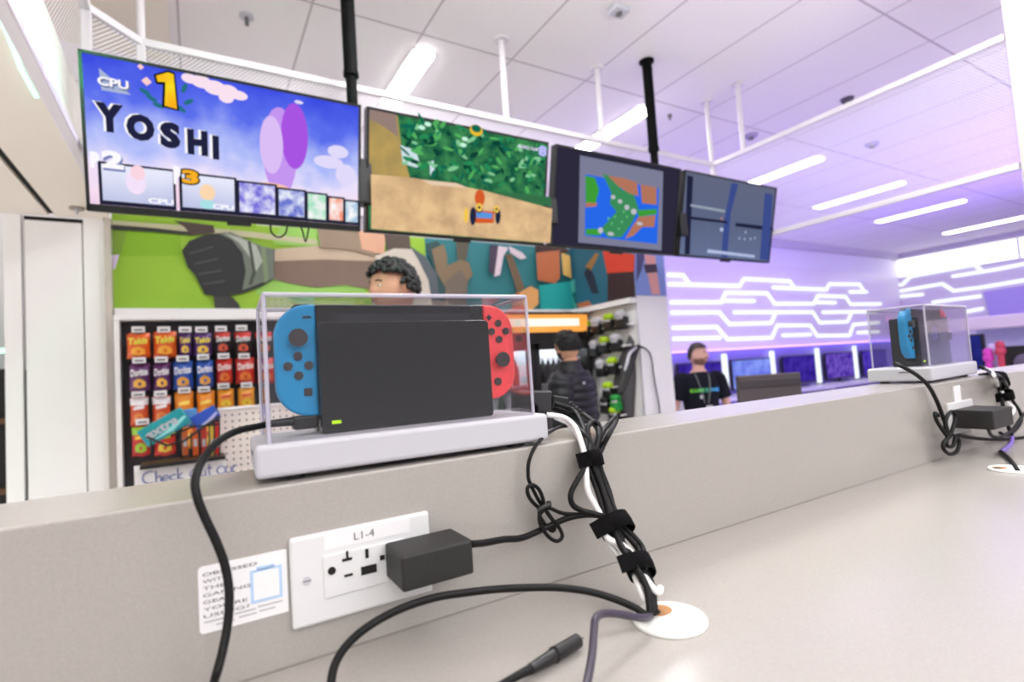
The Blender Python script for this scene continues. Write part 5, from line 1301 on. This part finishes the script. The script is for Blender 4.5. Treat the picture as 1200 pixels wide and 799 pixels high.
cable('white_cable', [(650, 489, .50), (666, 497, .485), (680, 516, .449), (688, 538, .439), (700, 578, .43), (712, 612, .408), (712, 634, .400), (727, 652, .388), (738, 664, .372), (747, 684, .352), (754, 700, .344), (759, 705, .342)], R_*.85, M_cablewhite, 'white cable at the left rear side of the bundle', group='white cables bundled by straps')
# cable with the tied hank
cable('tied_cable', [(664, 499, .49), (654, 501, .482), (640, 509, .462), (628, 522, .449), (620, 540, .445), (619, 558, .445), (622, 568, .444), (630, 584, .442), (637, 596, .441), (628, 592, .439), (620, 582, .438), (618, 572, .438), (624, 568, .438), (632, 574, .438), (637, 588, .438), (636, 598, .437), (632, 604, .437), (634, 616, .436), (643, 629, .436), (653, 634, .435), (659, 628, .435), (654, 616, .436), (645, 606, .437), (639, 597, .438), (642, 601, .439), (650, 614, .441), (648, 622, .441), (640, 616, .441), (632, 602, .441), (636, 594, .440), (646, 596, .438), (658, 601, .436), (676, 602.5, .43), (700, 602, .42), (716, 607, .406)], .0019, M_rubber, 'thin black cable tied into a small hank in front of the upstand')
cable('twist_tie', [(630, 598, .4355), (637, 594, .4335), (643, 592, .434), (643, 588, .436)], .0026, M_black, 'black twist tie holding the small hank of cable', 'cable tie')
def strap(px, py, Y, axis_px, r, wdt, label, flat=.98, tilt=0):
    c = PY(px, py, Y); q = PY(axis_px[0], axis_px[1], axis_px[2]); ax = (q-c).normalized()
    R = ax.to_track_quat('Z', 'Y').to_matrix()
    # the strap's wide side faces the viewer
    t = thing('cable_strap', label, 'cable strap', tuple(c), 0, 'black hook and loop straps')
    view = (Vector((0, 0, CZ))-c).normalized(); side = ax.cross(view).normalized(); dep = side.cross(ax).normalized()
    def ring(rr, off, wob=0): return [c + ax*off + side*rr*math.cos(2*math.pi*k/28) + dep*rr*flat*math.sin(2*math.pi*k/28) for k in range(28)]
    b = B(); b.loft([ring(r-.0012, -wdt/2), ring(r, -wdt/2), ring(r+.0006, 0), ring(r, wdt/2), ring(r-.0012, wdt/2)], M_velcro, cap=False); b.build('band', t)
    b = B(); b.loft([[c+ax*o_+side*(r*.1+x*r)+dep*(r*flat+.0004+h) for o_, h in ((-wdt*.48, 0), (wdt*.48, 0), (wdt*.48, .002), (-wdt*.48, .002))] for x in (0, .5, 1.18)], M_velcro, smooth=False); b.build('flap', t)
strap(693.5, 538, .436, (704, 576, .425), .0115, .0155, 'black strap nearest the ledge, first on the cable bundle')
strap(722, 617, .402, (736, 641, .386), .0165, .0165, 'wide black strap, middle one on the cable bundle')
strap(749.5, 664, .362, (760, 690, .346), .0125, .0165, 'black strap nearest the grommet, last on the cable bundle')

# black capture box and its plug, right behind the case
cbx = thing('capture_box', 'glossy black box standing on the ledge at the right end of the near case', 'adapter box', tuple(PY(625, 478, .545)))
ca, cc = PY(600, 458, .552), PY(646, 478, .545)
b = B(); b.box(((ca.x+cc.x)/2, .55, ZL+.028), (cc.x-ca.x, .019, .048), M_gloss, .003, Matrix.Rotation(math.radians(5), 3, 'Y')); b.build('housing', cbx)
b = B().beam(PY(646, 471, .545), PY(664, 474, .54), .011, .018, M_black, .002); b.build('plug', cbx)
b = B()
for k in range(5): q = PY(666+4*k, 475+2.6*k, .538-.004*k); q2 = PY(668+4*k, 476+2.6*k, .536-.004*k); b.cyl(q, q2, .0062-.0004*k, M_rubber, seg=10)
b.build('strain_relief', cbx)
o = B().tube(W3([(684, 486, .515), (696, 496, .474), (702, 508, .450), (699, 524, .442), (696, 540, .438)]), R_*1.15, M_rubber).build('black_cable'); tag(o, 'thick black cable curving from the ribbed plug of the capture box into the bundle', 'cable', G)

# power cable of the near console: plug in the dock, out of the case, down past the sticker
pl = PY(373, 493, .517)
plug = thing('console_power_cable', 'black power cable leaving the near case at left, hanging down across the sticker', 'cable', tuple(pl))
b = B(); b.bb((pl.x-.022, .509, pl.z-.006), (pl.x-.001, .527, pl.z+.006), M_black, .002); b.build('plug', plug)
B().tube(W3([(352, 493, .517), (335, 494.5, .515), (312, 497, .512)]), [.0045, .0038, .0031], M_black, sub=4).build('strain_relief', plug)
B().tube(W3([(318, 496, .513), (300, 500, .508), (278, 505, .495), (256, 517, .478), (238, 538, .456), (229, 561, .436), (231, 582, .430), (240, 606, .428), (254, 636, .426), (264, 664, .424), (268.5, 694, .420), (267, 728, .416), (261, 762, .410), (252, 795, .402)]) + [PZ(246, 812, ZC+.006), PZ(225, 850, ZC+.003), PZ(190, 900, ZC+.003)], .0029, M_rubber, seg=12).build('cord', plug)

# cables on the worktop
cable('black_cable', [(764, 721, .333), (757, 720, .335), (742, 711, .343), (718, 701, .353), (690, 693, .364), (655, 688.5, .375), (620, 688.5, .383), (580, 690.5, .390), (545, 694.5, .394), (510, 700, .396), (470, 713, .396), (436, 731, .394), (410, 752, .392), (394, 775, .389), (388, 800, .384), (389, 830, .375), (395, 880, .36)], .0030, M_rubber, 'long black cable arching from the near grommet across the worktop to the bottom edge', seg=12)
cable('violet_black_cable', [(762, 722, .3315), (755, 724, .326), (740, 722, .324), (722, 719, .324), (706, 719, .322), (698, 725, .318), (696, 740, .312), (694, 765, .302), (690, 790, .292), (684, 820, .28)], .0029, mat('violet_black', C(58, 50, 66), .4), 'dark violet cable bending from the near grommet toward the bottom edge', seg=12)
bp = thing('barrel_plug', 'black plug with a thin metal tip lying loose on the worktop', 'plug', tuple(PZ(650, 768, ZC)))
zz = ZC+.006
p0, p1, p2, p3, p4 = [PZ(x, y, zz) for x, y in ((677, 750.5), (650, 767), (622, 784), (606, 792), (560, 818))]
dd = (p1-p0).normalized()
B().tube([p0-dd*.006, p0], .0009, M_metal, smooth=False, seg=8).build('metal_tip', bp)
B().cyl(p0, p1, .0052, M_black).cyl(p1, p2, .0050, M_black, .0036).build('grip', bp)
B().cyl(p1-dd*.0012, p1+dd*.0012, .0056, M_gloss).build('collar', bp)
B().tube([p2, p3, PZ(582, 806, ZC+.004), p4, PZ(520, 850, ZC+.003)], [.0034, .0028, .0027, .0027, .0027], M_rubber).build('cord', bp)

# far set
G2 = 'black cables at the far case'
cable('black_cable', [(1050, 426, .465), (1060, 431, .450), (1075, 440, .446), (1088, 452, .444), (1096, 466, .443), (1102, 480, .440), (1108, 497, .437), (1112, 512, .436)], .0035, M_rubber, 'black cable hanging from the left of the far case to its hank', group=G2)
hk = [(1100, 487, .437), (1096, 484, .436), (1097, 491, .435), (1104, 503, .434), (1112, 512, .434), (1117, 500, .433), (1120, 488, .433), (1115, 482, .433), (1109, 490, .433), (1108, 503, .433), (1112, 512, .432), (1106, 518, .432), (1106, 526, .431), (1113, 532, .431), (1121, 529, .431), (1124, 519, .431), (1120, 511, .432), (1112, 510, .432), (1109, 518, .431), (1111, 523, .431), (1117, 522, .431), (1120, 512, .432), (1124, 510, .43), (1140, 513, .43), (1165, 515, .432), (1190, 513.5, .434), (1220, 510, .436)]
cable('black_cable', hk, .0033, M_rubber, 'black cable tied in a hank below the far case and running right along the upstand', group=G2)
for k, (l, r, m, lb) in enumerate([
    ([(1148, 429, .50), (1156, 433, .49), (1164, 440, .47), (1170, 452, .452), (1174, 466, .446), (1176, 480, .444), (1181, 498, .44), (1186, 512, .436)], .0035, M_rubber, 'black cable at the front of the far bundle'),
    ([(1150, 431, .50), (1162, 436, .48), (1174, 443, .46), (1181, 455, .45), (1186, 468, .446), (1194, 480, .444), (1197, 492, .442), (1190, 504, .44), (1180, 510, .438), (1172, 507, .436)], .0031, M_rubber, 'black cable looping out at the right of the far bundle'),
    ([(1158, 502, .40), (1162, 510, .42), (1172, 512, .43), (1186, 504, .436), (1196, 490, .44), (1206, 478, .442)], .0030, M_rubber, 'black cable from the far power adapter up to the right'),
    ([(1150, 430, .505), (1160, 434, .485), (1166, 442, .466), (1169, 452, .452)], .0034, M_cablewhite, 'white cable at the top of the far bundle'),
    ([(1174, 458, .447), (1178, 470, .444), (1188, 478, .443), (1184, 486, .442), (1180, 478, .442)], .0034, M_cablewhite, 'white cable loop in the middle of the far bundle'),
    ([(1186, 512, .436), (1185, 519, .428), (1178, 526, .41), (1173, 529, .40)], .0036, M_cablepurple, 'violet cable end curling above the far grommet'),
    ([(1173, 529, .40), (1180, 535, .385), (1188, 544, .368), (1193, 552, .352)], .0035, M_rubber, 'black cable entering the far grommet')]):
    cable('black_cable' if m is M_rubber else 'white_cable' if m is M_cablewhite else 'violet_cable', l, r, m, lb, group=G2 if m is M_rubber else None)
strap(1168, 446, .458, (1174, 462, .447), .020, .024, 'black strap at the top of the far cable bundle')
strap(1177, 463, .446, (1182, 480, .444), .016, .018, 'black strap in the middle of the far cable bundle')
